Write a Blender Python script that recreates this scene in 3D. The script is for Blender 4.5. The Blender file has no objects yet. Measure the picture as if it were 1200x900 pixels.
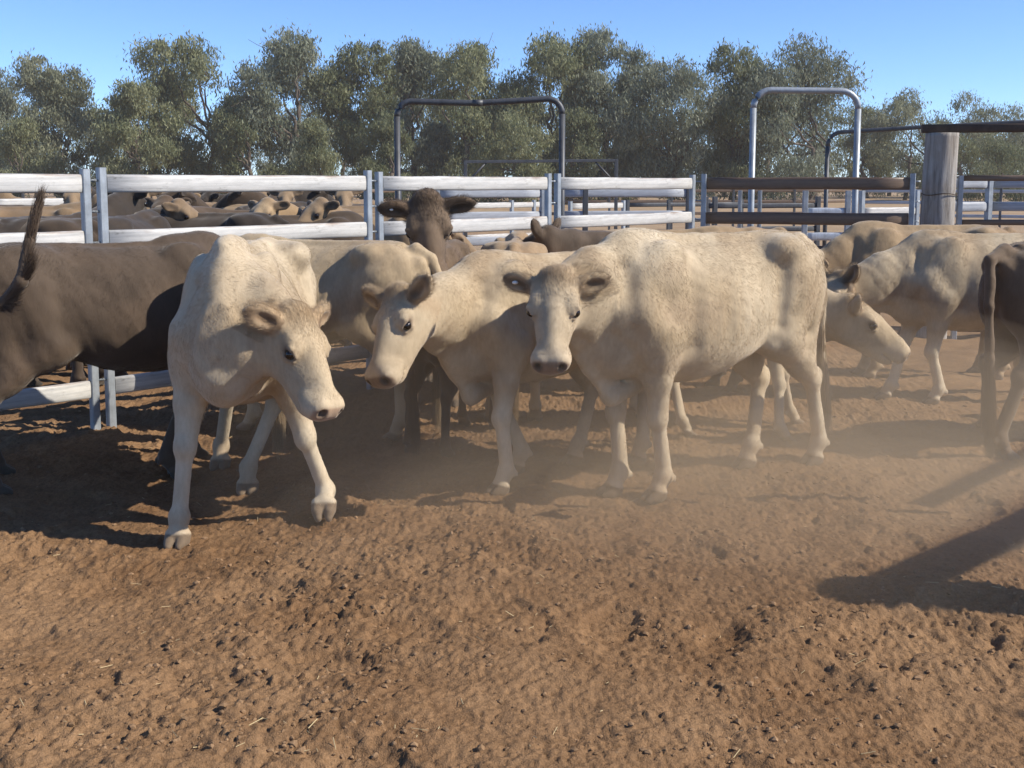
import bpy, math, random
import numpy as np
from mathutils import Vector, Matrix, Euler

random.seed(7)
RNG = np.random.default_rng(7)
R = math.radians
C = bpy.context.scene.collection
scn = bpy.context.scene

# ------------------------------------------------------------------ camera, sky, sun
CAM_H = 1.6
FPX = 1300.0                      # focal length in pixels of a 1200-wide frame
PITCH = R(6.5)
HORIZON = 215.0
AXIS_Y = HORIZON + FPX * math.tan(PITCH)
cam_d = bpy.data.cameras.new('camera')
cam_d.sensor_width = 36.0
cam_d.lens = FPX / 1200.0 * 36.0
cam_d.shift_y = -(450.0 - AXIS_Y) / 1200.0
cam_d.clip_start = 0.1
cam_d.clip_end = 3000.0
cam = bpy.data.objects.new('camera', cam_d)
C.objects.link(cam)
cam.location = (0, 0, CAM_H)
cam.rotation_euler = (R(90) - PITCH, 0, 0)
scn.camera = cam

SUN_AZ = R(79.0)                  # from straight behind the camera round to the right
SUN_EL = R(37.0)
S_DIR = Vector((math.sin(SUN_AZ) * math.cos(SUN_EL), -math.cos(SUN_AZ) * math.cos(SUN_EL), math.sin(SUN_EL)))
world = bpy.data.worlds.new('World')
scn.world = world
world.use_nodes = True
wn = world.node_tree
sky = wn.nodes.new('ShaderNodeTexSky')
sky.sky_type = 'NISHITA'
sky.sun_disc = False
sky.sun_elevation = SUN_EL
sky.sun_rotation = math.atan2(S_DIR.x, S_DIR.y)
sky.altitude = 1200
sky.air_density = 0.65
sky.dust_density = 0.0
sky.ozone_density = 7.0
bg = wn.nodes['Background']
bg.inputs['Strength'].default_value = 0.15
wn.links.new(sky.outputs[0], bg.inputs['Color'])
sun_d = bpy.data.lights.new('sun', 'SUN')
sun_d.energy = 4.6
sun_d.angle = R(0.5)
sun_d.color = (1.0, 0.93, 0.82)
sun = bpy.data.objects.new('sun', sun_d)
C.objects.link(sun)
sun.rotation_euler = S_DIR.to_track_quat('Z', 'Y').to_euler()
sun.location = (6, -3, 9)
vs = scn.view_settings
vs.view_transform = 'Standard'
vs.look = 'None'
vs.exposure = 0.56
vs.gamma = 1.0
vs.use_curve_mapping = False
scn.render.engine = 'CYCLES'
scn.cycles.use_denoising = True
scn.cycles.max_bounces = 6
scn.cycles.diffuse_bounces = 3
scn.cycles.volume_bounces = 1
scn.cycles.transparent_max_bounces = 8


def at(px, py, depth):
    """world point of a photograph pixel (1200x900) at a given distance along +Y"""
    dx = (px - 600.0) / FPX
    dy = -(py - AXIS_Y) / FPX
    c, s = math.cos(PITCH), math.sin(PITCH)
    d = Vector((dx, c + dy * s, -s + dy * c))
    return Vector((0, 0, CAM_H)) + d * (depth / d.y)


def ground_at(px, py):
    dx = (px - 600.0) / FPX
    dy = -(py - AXIS_Y) / FPX
    c, s = math.cos(PITCH), math.sin(PITCH)
    d = Vector((dx, c + dy * s, -s + dy * c))
    t = CAM_H / -d.z
    return Vector((0, 0, CAM_H)) + d * t


# ------------------------------------------------------------------ small helpers
def link(name, me, parent=None, mat=None):
    o = bpy.data.objects.new(name, me)
    C.objects.link(o)
    if mat is not None and hasattr(me, 'materials') and len(me.materials) == 0:
        me.materials.append(mat)
    if parent is not None:
        o.parent = parent
    return o


def tag(o, label=None, cat=None, group=None, kind=None):
    if label: o['label'] = label
    if cat: o['category'] = cat
    if group: o['group'] = group
    if kind: o['kind'] = kind
    return o


def thing(name, label, cat, loc=(0, 0, 0), rz=0.0, group=None):
    o = bpy.data.objects.new(name, None)
    C.objects.link(o)
    o.location = loc
    o.rotation_euler = (0, 0, rz)
    o.empty_display_size = 0.2
    return tag(o, label, cat, group)


def mesh_from(name, verts, faces, smooth=True):
    """faces: (n,k) int array"""
    me = bpy.data.meshes.new(name)
    v = np.asarray(verts, np.float32)
    f = np.asarray(faces, np.int32)
    n, k = f.shape
    me.vertices.add(len(v))
    me.vertices.foreach_set('co', v.ravel())
    me.loops.add(n * k)
    me.loops.foreach_set('vertex_index', f.ravel())
    me.polygons.add(n)
    me.polygons.foreach_set('loop_start', np.arange(0, n * k, k, dtype=np.int32))
    me.polygons.foreach_set('loop_total', np.full(n, k, np.int32))
    me.update(calc_edges=True)
    me.polygons.foreach_set('use_smooth', np.full(n, bool(smooth)))
    return me


def set_color(me, name, rgb):
    a = me.attributes.new(name, 'FLOAT_COLOR', 'POINT')
    col = np.ones((len(rgb), 4), np.float32)
    col[:, :3] = rgb
    a.data.foreach_set('color', col.ravel())


def hash2(ix, iy, seed):
    h = (ix.astype(np.int64) * 374761393 + iy.astype(np.int64) * 668265263 + seed * 982451653) & 0xFFFFFFFF
    h = ((h ^ (h >> 13)) * 1274126177) & 0xFFFFFFFF
    h = ((h ^ (h >> 16)) * 2246822519) & 0xFFFFFFFF
    return (h ^ (h >> 15)) & 0xFFFFFFFF


def r01(h):
    return (h & 0xFFFFFF).astype(np.float64) / 16777216.0


def vnoise2(x, y, seed=0):
    ix, iy = np.floor(x), np.floor(y)
    fx, fy = x - ix, y - iy
    fx, fy = fx * fx * fx * (fx * (fx * 6 - 15) + 10), fy * fy * fy * (fy * (fy * 6 - 15) + 10)
    a = r01(hash2(ix, iy, seed)); b = r01(hash2(ix + 1, iy, seed))
    c = r01(hash2(ix, iy + 1, seed)); d = r01(hash2(ix + 1, iy + 1, seed))
    return (a + (b - a) * fx + (c - a) * fy + (a - b - c + d) * fx * fy) * 2 - 1


def vnoise3(x, y, z, seed=0):
    iz = np.floor(z)
    fz = z - iz
    fz = fz * fz * (3 - 2 * fz)
    out = 0
    for k in (0, 1):
        zz = (iz + k).astype(np.int64)
        sx = x + (zz * 37 % 101) * 1.37
        sy = y + (zz * 53 % 97) * 1.71
        out = out + vnoise2(sx, sy, seed) * (fz if k else 1 - fz)
    return out


def clods(x, y, size, seed, density=0.7):
    """rounded lumps of soil: height of the highest lump over each point, in units of the lump size"""
    gx, gy = x / size, y / size
    ix, iy = np.floor(gx), np.floor(gy)
    best = np.zeros_like(gx)
    for dx in (-1, 0, 1):
        for dy in (-1, 0, 1):
            cx, cy = ix + dx, iy + dy
            h = hash2(cx, cy, seed)
            px = cx + r01(h)
            py = cy + r01(hash2(cx, cy, seed + 11))
            rr = 0.25 + 0.55 * r01(hash2(cx, cy, seed + 23))
            on = r01(hash2(cx, cy, seed + 31)) < density
            an = 6.283 * r01(hash2(cx, cy, seed + 41))
            st = 1.0 + 0.8 * r01(hash2(cx, cy, seed + 53))
            ex, ey = gx - px, gy - py
            ca, sa = np.cos(an), np.sin(an)
            ex, ey = (ex * ca + ey * sa) * st, (-ex * sa + ey * ca)
            d2 = (ex * ex + ey * ey) / (rr * rr)
            hh = np.where(on, rr * np.sqrt(np.clip(1 - d2, 0, 1)), 0)
            best = np.maximum(best, hh)
    return best


def ground_h(x, y, fine=True):
    x = np.asarray(x, np.float64); y = np.asarray(y, np.float64)
    h = 0.035 * vnoise2(x * 0.7, y * 0.7, 1) + 0.022 * vnoise2(x * 1.9 + 7, y * 1.9, 2)
    wx = x + 0.04 * vnoise2(x * 9, y * 9, 3)
    wy = y + 0.04 * vnoise2(x * 9, y * 9, 4)
    h = h + 0.009 * vnoise2(wx * 5, wy * 5, 5)
    if fine:
        wx = x + 0.015 * vnoise2(x * 26, y * 26, 13)
        wy = y + 0.015 * vnoise2(x * 26, y * 26, 14)
        patch = np.clip(0.75 + 0.6 * vnoise2(x * 1.3 + 3, y * 1.3, 6), 0.35, 1.2)
        h = h + patch * (0.11 * 0.14 * clods(wx, wy, 0.14, 101, 0.5)
                         + 0.24 * 0.065 * clods(wx, wy, 0.065, 202, 0.6)
                         + 0.42 * 0.030 * clods(wx, wy, 0.030, 303, 0.7))
        # crumbled, trampled soil: sharp little pits between crumbs
        t1 = np.abs(vnoise2(wx * 17, wy * 20, 8))
        t2 = np.abs(vnoise2(x * 37 + 5, y * 43, 9))
        t3 = np.abs(vnoise2(x * 75, y * 80 + 3, 10))
        h = h + 0.75 * (0.009 * np.sqrt(t1) + 0.012 * np.sqrt(t2) + 0.009 * t3)
        # hoof marks
        h = h - 0.022 * np.clip(clods(wx + 3.3, wy + 1.7, 0.34, 404, 0.55) - 0.33, 0, 0.2) / 0.2
    return h


def gz(x, y):
    return float(ground_h(np.array([x]), np.array([y]), False)[0])


# ------------------------------------------------------------------ material helpers
def new_mat(name, base=(0.5, 0.5, 0.5), rough=0.8, spec=0.3, metal=0.0):
    m = bpy.data.materials.new(name)
    m.use_nodes = True
    b = m.node_tree.nodes['Principled BSDF']
    b.inputs['Base Color'].default_value = (*base, 1)
    b.inputs['Roughness'].default_value = rough
    b.inputs['Specular IOR Level'].default_value = spec
    b.inputs['Metallic'].default_value = metal
    return m, m.node_tree, b


def nd(nt, typ, **kw):
    n = nt.nodes.new(typ)
    for k, v in kw.items():
        if k.startswith('i_'):
            n.inputs[k[2:].replace('_', ' ')].default_value = v
        else:
            setattr(n, k, v)
    return n


def noise(nt, vec, scale, detail=4, rough=0.55, dist=0.0):
    n = nd(nt, 'ShaderNodeTexNoise', i_Scale=scale, i_Detail=detail, i_Roughness=rough, i_Distortion=dist)
    if vec is not None:
        nt.links.new(vec, n.inputs['Vector'])
    return n.outputs['Fac']


def ramp(nt, fac, stops):
    n = nd(nt, 'ShaderNodeValToRGB')
    e = n.color_ramp.elements
    while len(e) < len(stops):
        e.new(0.5)
    for el, (p, c) in zip(e, stops):
        el.position = p
        el.color = (*c, 1) if len(c) == 3 else c
    nt.links.new(fac, n.inputs['Fac'])
    return n.outputs['Color']


def mix(nt, fac, a, b, mode='MIX'):
    n = nd(nt, 'ShaderNodeMix', data_type='RGBA', blend_type=mode)
    for sock, v in ((n.inputs[0], fac), (n.inputs[6], a), (n.inputs[7], b)):
        if isinstance(v, (int, float)):
            sock.default_value = v
        elif isinstance(v, tuple):
            sock.default_value = (*v, 1)
        else:
            nt.links.new(v, sock)
    return n.outputs[2]


def mapping(nt, coord, scale=(1, 1, 1), loc=(0, 0, 0)):
    n = nd(nt, 'ShaderNodeMapping')
    n.inputs['Scale'].default_value = scale
    n.inputs['Location'].default_value = loc
    nt.links.new(coord, n.inputs['Vector'])
    return n.outputs['Vector']


def bump(nt, bsdf, height, strength=0.5, dist=0.01):
    n = nd(nt, 'ShaderNodeBump', i_Strength=strength, i_Distance=dist)
    nt.links.new(height, n.inputs['Height'])
    nt.links.new(n.outputs['Normal'], bsdf.inputs['Normal'])
    return n


def math_n(nt, op, a, b=None):
    n = nd(nt, 'ShaderNodeMath', operation=op)
    for s, v in zip(n.inputs, (a, b)):
        if v is None: continue
        if isinstance(v, (int, float)): s.default_value = v
        else: nt.links.new(v, s)
    return n.outputs[0]

# ------------------------------------------------------------------ animals: one smooth surface grown from a distance field
class Field:
    def __init__(self, voxel):
        self.v = voxel
        self.prims = []

    def add(self, fn, lo, hi, k=0.03, op='U'):
        self.prims.append((fn, np.array(lo, float), np.array(hi, float), k, op))

    def cone(self, a, b, r1, r2, k=0.03, squash=None, op='U'):
        """capsule with two radii; squash=(direction, factor) thins it along a direction"""
        a = np.array(a, float); b = np.array(b, float); ba = b - a
        L2 = max(ba.dot(ba), 1e-9)
        sq = None
        if squash is not None:
            n = np.array(squash[0], float); n /= np.linalg.norm(n)
            sq = (n, 1.0 / squash[1] - 1.0, squash[1])

        def f(P):
            q = P - a
            if sq is not None:
                q = q + (q @ sq[0])[..., None] * sq[0] * sq[1]
            t = np.clip(q @ ba / L2, 0, 1)
            d = np.sqrt(((q - t[..., None] * ba) ** 2).sum(-1)) - (r1 + (r2 - r1) * t)
            return d * (sq[2] ** 0.5 if sq else 1.0)
        r = max(r1, r2)
        self.add(f, np.minimum(a, b) - r, np.maximum(a, b) + r, k, op)

    def ell(self, c, r, M=None, k=0.03, op='U'):
        """ellipsoid; M rows are its own axes"""
        c = np.array(c, float); r = np.array(r, float)
        M = np.eye(3) if M is None else np.array(M, float)

        def f(P):
            q = (P - c) @ M.T
            k0 = np.sqrt(((q / r) ** 2).sum(-1))
            k1 = np.sqrt(((q / r ** 2) ** 2).sum(-1)) + 1e-9
            return np.where(k0 < 1e-3, -r.min(), k0 * (k0 - 1) / k1)
        e = np.sqrt((((M.T) * r) ** 2).sum(1))
        self.add(f, c - e, c + e, k, op)

    def surface(self):
        v = self.v
        lo = np.min([p[1] for p in self.prims if p[4] == 'U'], 0) - 3 * v
        hi = np.max([p[2] for p in self.prims if p[4] == 'U'], 0) + 3 * v
        n = np.ceil((hi - lo) / v).astype(int) + 1
        D = np.full(n, 0.3, np.float64)
        ax = [lo[i] + v * np.arange(n[i]) for i in range(3)]
        for fn, a, b, k, op in self.prims:
            m = 1.7 * k + 4 * v
            i0 = np.clip(np.floor((a - m - lo) / v).astype(int), 0, n - 1)
            i1 = np.clip(np.ceil((b + m - lo) / v).astype(int) + 1, 1, n)
            if (i1 <= i0).any(): continue
            sl = tuple(slice(i0[i], i1[i]) for i in range(3))
            P = np.stack(np.meshgrid(*(ax[i][sl[i]] for i in range(3)), indexing='ij'), -1)
            d = fn(P)
            o = D[sl]
            if op == 'U':
                h = np.maximum(k - np.abs(o - d), 0) / k
                D[sl] = np.minimum(o, d) - h * h * k * 0.25
            else:
                h = np.maximum(k - np.abs(o + d), 0) / k
                D[sl] = np.maximum(o, -d) + h * h * k * 0.25
        return surface_nets(D, lo, v)


def surface_nets(D, lo, v):
    s = D < 0
    n = np.array(D.shape)
    cnt = np.zeros(n - 1, np.uint8)
    for dx in (0, 1):
        for dy in (0, 1):
            for dz in (0, 1):
                cnt += s[dx:n[0] - 1 + dx, dy:n[1] - 1 + dy, dz:n[2] - 1 + dz]
    cell = (cnt > 0) & (cnt < 8)
    idx = np.argwhere(cell)
    num = np.full(cell.shape, -1, np.int64)
    num[cell] = np.arange(len(idx))
    corners = np.array([(a, b, c) for a in (0, 1) for b in (0, 1) for c in (0, 1)])
    vals = np.stack([D[idx[:, 0] + c[0], idx[:, 1] + c[1], idx[:, 2] + c[2]] for c in corners], 1)
    acc = np.zeros((len(idx), 3)); w = np.zeros(len(idx))
    for i in range(8):
        for j in range(i + 1, 8):
            if np.abs(corners[i] - corners[j]).sum() != 1: continue
            a, b = vals[:, i], vals[:, j]
            m = (a < 0) != (b < 0)
            t = np.where(m, a / np.where(m, a - b, 1), 0)
            acc += np.where(m[:, None], corners[i] + t[:, None] * (corners[j] - corners[i]), 0)
            w += m
    V = lo + v * (idx + acc / w[:, None])
    F = []
    for axis in range(3):
        a1, a2 = [(1, 2), (2, 0), (0, 1)][axis]
        sl0 = [slice(None)] * 3; sl1 = [slice(None)] * 3
        sl0[axis] = slice(0, n[axis] - 1); sl1[axis] = slice(1, n[axis])
        A, B = s[tuple(sl0)], s[tuple(sl1)]
        e = np.argwhere(A != B)
        e = e[(e[:, a1] > 0) & (e[:, a2] > 0) & (e[:, a1] < n[a1] - 1) & (e[:, a2] < n[a2] - 1)]
        flip = A[e[:, 0], e[:, 1], e[:, 2]]
        q = []
        for o1, o2 in ((0, 0), (-1, 0), (-1, -1), (0, -1)):
            c = e.copy(); c[:, a1] += o1; c[:, a2] += o2
            q.append(num[c[:, 0], c[:, 1], c[:, 2]])
        q = np.stack(q, 1)
        q[~flip] = q[~flip][:, ::-1]
        F.append(q)
    F = np.concatenate(F)
    F = F[(F >= 0).all(1)]
    return V, F


def relax(V, F, it=2, lam=0.5):
    a = np.concatenate([F[:, 0], F[:, 1], F[:, 2], F[:, 3]])
    b = np.concatenate([F[:, 1], F[:, 2], F[:, 3], F[:, 0]])
    i = np.concatenate([a, b]); j = np.concatenate([b, a])
    deg = np.bincount(i, minlength=len(V))[:, None]
    for q in range(it):
        S = np.stack([np.bincount(i, V[j, c], len(V)) for c in range(3)], 1) / deg
        V = V + (lam if q % 2 == 0 else -lam * 0.98) * (S - V)
    return V


def vert_normals(V, F):
    n = np.cross(V[F[:, 2]] - V[F[:, 0]], V[F[:, 3]] - V[F[:, 1]])
    N = np.zeros_like(V)
    for c in range(4):
        for ax in range(3):
            N[:, ax] += np.bincount(F[:, c], n[:, ax], len(V))
    return N / (np.linalg.norm(N, axis=1)[:, None] + 1e-12)


def two_bone(a, b, l1, l2, bend):
    """joint position between a and b for bone lengths l1, l2, bent towards the direction bend"""
    a = np.array(a, float); b = np.array(b, float)
    d = b - a; L = np.linalg.norm(d)
    u = d / L
    x = np.clip((L * L + l1 * l1 - l2 * l2) / (2 * L), 0.15 * L, 0.85 * L)
    h2 = l1 * l1 - x * x
    h = math.sqrt(h2) if h2 > 0 else 0.0
    n = np.array(bend, float); n = n - u * n.dot(u); n /= np.linalg.norm(n) + 1e-9
    return a + u * x + n * max(h, 0.012)


def unit(v):
    v = np.array(v, float)
    return v / np.linalg.norm(v)


TRUNK = np.array([   # x, top line, belly line, half width
    (-0.80, 1.06, 0.93, 0.05), (-0.75, 1.150, 0.83, 0.12), (-0.66, 1.195, 0.75, 0.165), (-0.54, 1.215, 0.72, 0.200),
    (-0.42, 1.225, 0.685, 0.222), (-0.25, 1.215, 0.625, 0.255), (-0.05, 1.205, 0.550, 0.300), (0.15, 1.205, 0.530, 0.290),
    (0.30, 1.220, 0.540, 0.250), (0.42, 1.235, 0.565, 0.210), (0.52, 1.215, 0.60, 0.175), (0.62, 1.13, 0.65, 0.135), (0.70, 1.02, 0.73, 0.08)])


def build_cow(voxel=0.012, feet=None, lifts=None, fz=None, poll=(1.0, 0, 1.22), face=(0.75, 0, -0.66), face_up=None, fat=0.95, hs=1.0,
              ear=(0.0, 0.0), ear_l=None, ear_r=None, tail=None, seed=1, palette='cream', bony=1.2, udder=False, belly=0.0, neck_drop=0.0,
              crest=0.0, sway=0.0, roof=0.2, withers=0.0, nose=None, keel=0.0):
    """A young beef animal in its own frame: x forward, y to its left, z up, feet on z = 0.
    returns verts, quads, colours and the spots where eyes, tail hair and tags go."""
    f = Field(voxel)
    T = TRUNK
    xs = np.linspace(T[0, 0], T[-1, 0], 121)

    def curve(c):
        y = np.interp(xs, T[:, 0], T[:, c])
        ker = np.hanning(13); ker /= ker.sum()
        return np.convolve(np.pad(y, 6, mode='edge'), ker, mode='valid')
    zt, zb, wd = curve(1), curve(2), curve(3) * fat
    zb = zb - belly * np.exp(-((xs - 0.0) / 0.35) ** 2)
    rng = np.random.default_rng(seed)

    def yoff(x):
        return sway * x * x

    def trunk(P):
        x = P[..., 0]
        xc = np.clip(x, T[0, 0], T[-1, 0])
        t_, b_, w_ = np.interp(xc, xs, zt), np.interp(xc, xs, zb), np.interp(xc, xs, wd)
        zc, h = (t_ + b_) / 2, (t_ - b_) / 2
        v = (P[..., 2] - zc) / h
        we = w_ * np.clip(1 - roof * v, 0.5, 1.4)
        yy = (P[..., 1] - yoff(xc)) / we
        rho = (np.abs(yy) ** 2.15 + np.abs(v) ** 2.15) ** (1 / 2.15)
        dr = (rho - 1) * np.minimum(we, h)
        # ribs
        dx = np.abs(x - xc)
        return np.where(dx > 0, np.sqrt(np.maximum(dr, 0) ** 2 + dx * dx), dr)
    f.add(trunk, (-0.8, -0.36, 0.5), (0.7, 0.36, 1.27), 0.05)

    feet = feet or {}
    lifts = lifts or {}
    fz = fz or {}
    default = {'FL': (0.42, 0.15), 'FR': (0.40, -0.15), 'HL': (-0.60, 0.15), 'HR': (-0.56, -0.15)}
    soles = []
    Y = np.array((0, 1, 0))
    for key in ('FL', 'FR', 'HL', 'HR'):
        sd = 1 if key[1] == 'L' else -1
        fx, fy = feet.get(key, default[key])
        lift = lifts.get(key, 0.0)
        foot = np.array((fx, fy, lift + fz.get(key, 0.0)))
        front = key[0] == 'F'
        toe = unit((1.0, sd * 0.08, -0.25 - (1.2 * min(lift, 0.12) / 0.12)))
        if front:
            sw = np.clip(fx - 0.42, -0.4, 0.4)
            S = np.array((0.50 + sw * 0.12, sd * 0.135, 0.90)); E = np.array((0.39 + sw * 0.15, sd * 0.15, 0.74))
            E[1] = 0.75 * E[1] + 0.25 * fy
            F_ = foot + np.array((-0.045 + 0.0 * lift, 0, 0.115 - lift * 0.1))
            if lift > 0.04: F_ = foot + np.array((-0.075, 0, 0.09))
            K = two_bone(E, F_, 0.345, 0.285, (1, 0, 0.1))
            f.ell((0.37 + sw * .1, sd * 0.150 * fat, 0.97), (0.16, 0.075, 0.26), [unit((1, 0, 0.35)), (0, 1, 0), unit((-0.35, 0, 1))], 0.07)
            f.ell((0.36 + sw * .1, sd * 0.155, 0.80), (0.14, 0.065, 0.13), None, 0.06)
            f.cone(S, E, 0.10, 0.090, 0.06)
            f.cone(E + (0, 0, 0.02), E * 0.55 + K * 0.45, 0.096, 0.064, 0.05)
            f.cone(E * 0.55 + K * 0.45, K, 0.062, 0.045, 0.03)
            f.ell(K + (0.010, 0, 0), (0.047, 0.046, 0.062), None, 0.02)
            f.cone(K, F_, 0.037, 0.030, 0.015)
            f.cone(K * 0.6 + F_ * 0.4 + (-0.014, 0, 0), F_ + (-0.02, 0, 0.02), 0.022, 0.026, 0.02)
        else:
            sw = np.clip(fx + 0.58, -0.4, 0.45)
            Hh = np.array((-0.50, sd * 0.12, 1.0)); St = np.array((-0.37 + sw * 0.28, sd * 0.155, 0.72))
            F_ = foot + np.array((-0.04, 0, 0.125 - lift * 0.1))
            if lift > 0.04: F_ = foot + np.array((-0.07, 0, 0.10))
            K = two_bone(St, F_, 0.36, 0.35, (-1, 0, -0.15))
            f.ell((-0.50, sd * 0.115 * fat, 1.0), (0.24, 0.105, 0.23), [unit((1, 0, 0.25)), (0, 1, 0), unit((-0.25, 0, 1))], 0.07)
            f.ell((-0.62, sd * 0.105, 0.93), (0.135, 0.085, 0.22), [unit((1, 0, -0.3)), (0, 1, 0), unit((0.3, 0, 1))], 0.06)
            f.cone(Hh, St, 0.135, 0.105, 0.08)
            f.cone(St, St * 0.45 + K * 0.55, 0.105, 0.063, 0.06)
            f.cone(Hh * 0.35 + (-0.62 * 0.65, sd * 0.11 * .65, 0.88 * 0.65), St * 0.25 + K * 0.75, 0.115, 0.052, 0.06)
            f.cone(St * 0.45 + K * 0.55, K, 0.060, 0.046, 0.04)
            back = K + np.array((-0.028, 0, 0.035))
            f.ell(back, (0.026, 0.026, 0.034), None, 0.03)
            f.cone(St * 0.3 + K * 0.7 + (-0.02, 0, 0.03), back, 0.026, 0.02, 0.03)
            f.ell(K, (0.050, 0.042, 0.056), None, 0.02)
            f.cone(K, F_, 0.038, 0.031, 0.015)
            f.cone(K * 0.6 + F_ * 0.4 + (-0.014, 0, 0), F_ + (-0.02, 0, 0.02), 0.022, 0.028, 0.02)
        f.ell(F_, (0.043, 0.043, 0.046), None, 0.02)
        P2 = F_ * 0.35 + foot * 0.65 + np.array((0.005, 0, 0.02))
        f.cone(F_, P2, 0.038, 0.039, 0.02)
        for cs in (-1, 1):
            hc = foot + np.array((0.012, cs * 0.027, 0.034))
            tilt = unit((toe[0], cs * -0.08 + toe[1], toe[2]))
            f.cone(hc + (-0.025, 0, 0.014), hc + tilt * 0.050 - (0, 0, 0.006), 0.030, 0.016, 0.008)
            f.ell(hc + np.array((-0.004, 0, -0.010)), (0.050, 0.027, 0.026), None, 0.008)
            f.ell(F_ + np.array((-0.047, cs * 0.024, -0.012)), (0.014, 0.012, 0.02), None, 0.012)
        soles.append((foot, F_, K))

    # hip bones, pin bones, spine
    for sd in (-1, 1):
        f.ell((-0.43, sd * 0.175, 1.165), (0.075 * bony, 0.045 * bony, 0.042 * bony), None, 0.06)
        f.ell((-0.745, sd * 0.075, 1.10), (0.045, 0.035, 0.04), None, 0.05)
        f.ell((0.555, sd * 0.13, 0.87), (0.07, 0.06, 0.08), None, 0.05)
    f.cone((-0.60, 0, 1.205), (0.36, 0, 1.215), 0.018 * bony, 0.02 * bony, 0.05)
    f.ell((0.38, 0, 1.215 + withers), (0.16, 0.05, 0.04), None, 0.06)
    f.ell((0.56, 0, 0.72), (0.13, 0.10, 0.13), None, 0.07)
    if keel:
        f.cone((0.66 + 0.10 * keel, 0, 0.74), (0.53, 0, 0.50), 0.022, 0.042, 0.04, ((0, 1, 0), 0.75))
        f.cone((0.53, 0, 0.50), (0.38, 0, 0.52), 0.042, 0.03, 0.05)
    if udder:
        f.ell((-0.38, 0, 0.66), (0.13, 0.10, 0.07), None, 0.05)

    # head frame
    O = np.array(poll, float)
    a = unit(face)
    u = np.array(face_up if face_up is not None else (0, 0, 1.0), float)
    u = unit(u - a * u.dot(a))
    b = np.cross(u, a)          # the animal's left
    M = np.array([a, b, u])

    def H(x, y, z):
        return O + hs * (a * x + b * y + u * z)
    # neck
    w0 = np.array((0.44, 0, 1.12)); t0 = np.array((0.60, 0, 0.90 - neck_drop))
    w1 = H(0.0, 0, -0.075); t1 = H(0.10, 0, -0.17)
    wm = (w0 + w1) / 2 + np.array((0, 0, 0.015 + crest)) + (w1 - w0) * 0.05
    tm = (t0 + t1) / 2 + np.array((0.0, 0, -0.015))
    nd_ = unit(np.array((w1[0] - w0[0], w1[1] - w0[1], 0)) + 1e-6)
    side0 = np.array((-nd_[1], nd_[0], 0))
    f.cone(w0, wm, 0.105, 0.082, 0.08, (side0, 0.85))
    f.cone(wm, w1, 0.082, 0.070 * hs, 0.07)
    f.cone(t0, tm, 0.138, 0.090, 0.09, (side0, 0.80))
    f.cone(tm, t1, 0.090, 0.072 * hs, 0.08)
    f.cone((w0 + t0) / 2, (wm + tm) / 2, 0.15, 0.100, 0.09, (side0, 0.85))
    f.cone((wm + tm) / 2, (w1 + t1) / 2, 0.100, 0.080 * hs, 0.08)
    # dewlap and throat
    f.cone((0.60, 0, 0.70), tm + np.array((0.0, 0, -0.085)), 0.05, 0.035, 0.07, (side0, 0.45))
    f.cone(tm + np.array((0.0, 0, -0.085)), t1 + np.array((-0.03, 0, -0.03)), 0.035, 0.03, 0.06, (side0, 0.5))
    # head
    def E(x, y, z, rx, ry, rz, k=0.03, op='U', rot=None):
        MM = M if rot is None else rot @ M
        f.ell(H(x, y, z), np.array((rx, ry, rz)) * hs, MM, k * hs, op)

    def K_(p, q, r1, r2, k=0.03, sq=None):
        f.cone(H(*p), H(*q), r1 * hs, r2 * hs, k * hs, sq)
    E(0.085, 0, -0.065, 0.125, 0.100, 0.082, 0.04)
    E(-0.010, 0, -0.032, 0.045, 0.070, 0.050, 0.05)
    K_((0.11, 0, -0.066), (0.26, 0, -0.068), 0.085, 0.062, 0.05, (u, 0.9))
    K_((0.26, 0, -0.068), (0.37, 0, -0.072), 0.062, 0.060, 0.04, (u, 0.9))
    K_((0.20, 0.0, -0.025), (0.37, 0, -0.030), 0.045, 0.034, 0.05)
    for sd in (-1, 1):
        E(0.138, sd * 0.084, -0.036, 0.060, 0.038, 0.040, 0.03)
        E(0.105, sd * 0.056, -0.150, 0.120, 0.045, 0.092, 0.06)
        E(0.23, sd * 0.044, -0.120, 0.11, 0.034, 0.060, 0.05)
        E(0.430, sd * 0.048, -0.060, 0.046, 0.041, 0.048, 0.03)
        E(0.395, sd * 0.050, -0.100, 0.058, 0.036, 0.036, 0.03)
    K_((0.12, 0, -0.188), (0.37, 0, -0.155), 0.060, 0.044, 0.05)
    E(0.412, 0, -0.076, 0.068, 0.080, 0.068, 0.04)
    E(0.400, 0, -0.112, 0.068, 0.062, 0.036, 0.025)
    E(0.378, 0, -0.155, 0.060, 0.050, 0.030, 0.02)
    # mouth crease, nostrils, eye sockets
    E(0.42, 0, -0.138, 0.075, 0.09, 0.0055, 0.012, 'S')
    for sd in (-1, 1):
        rz = 0.6 * sd
        rot = np.array([[math.cos(rz), math.sin(rz), 0], [-math.sin(rz), math.cos(rz), 0], [0, 0, 1]])
        E(0.472, sd * 0.057, -0.048, 0.025, 0.016, 0.023, 0.010, 'S', rot)
        E(0.184, sd * 0.138, -0.048, 0.036, 0.036, 0.021, 0.008, 'S')
        # lids
        K_((0.134, sd * 0.106, -0.052), (0.166, sd * 0.117, -0.024), 0.011, 0.012, 0.012)
        K_((0.166, sd * 0.117, -0.024), (0.208, sd * 0.098, -0.032), 0.012, 0.007, 0.012)
        K_((0.144, sd * 0.108, -0.068), (0.178, sd * 0.112, -0.080), 0.009, 0.009, 0.012)
        K_((0.178, sd * 0.112, -0.080), (0.212, sd * 0.098, -0.058), 0.009, 0.008, 0.012)
    ears = []
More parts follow.
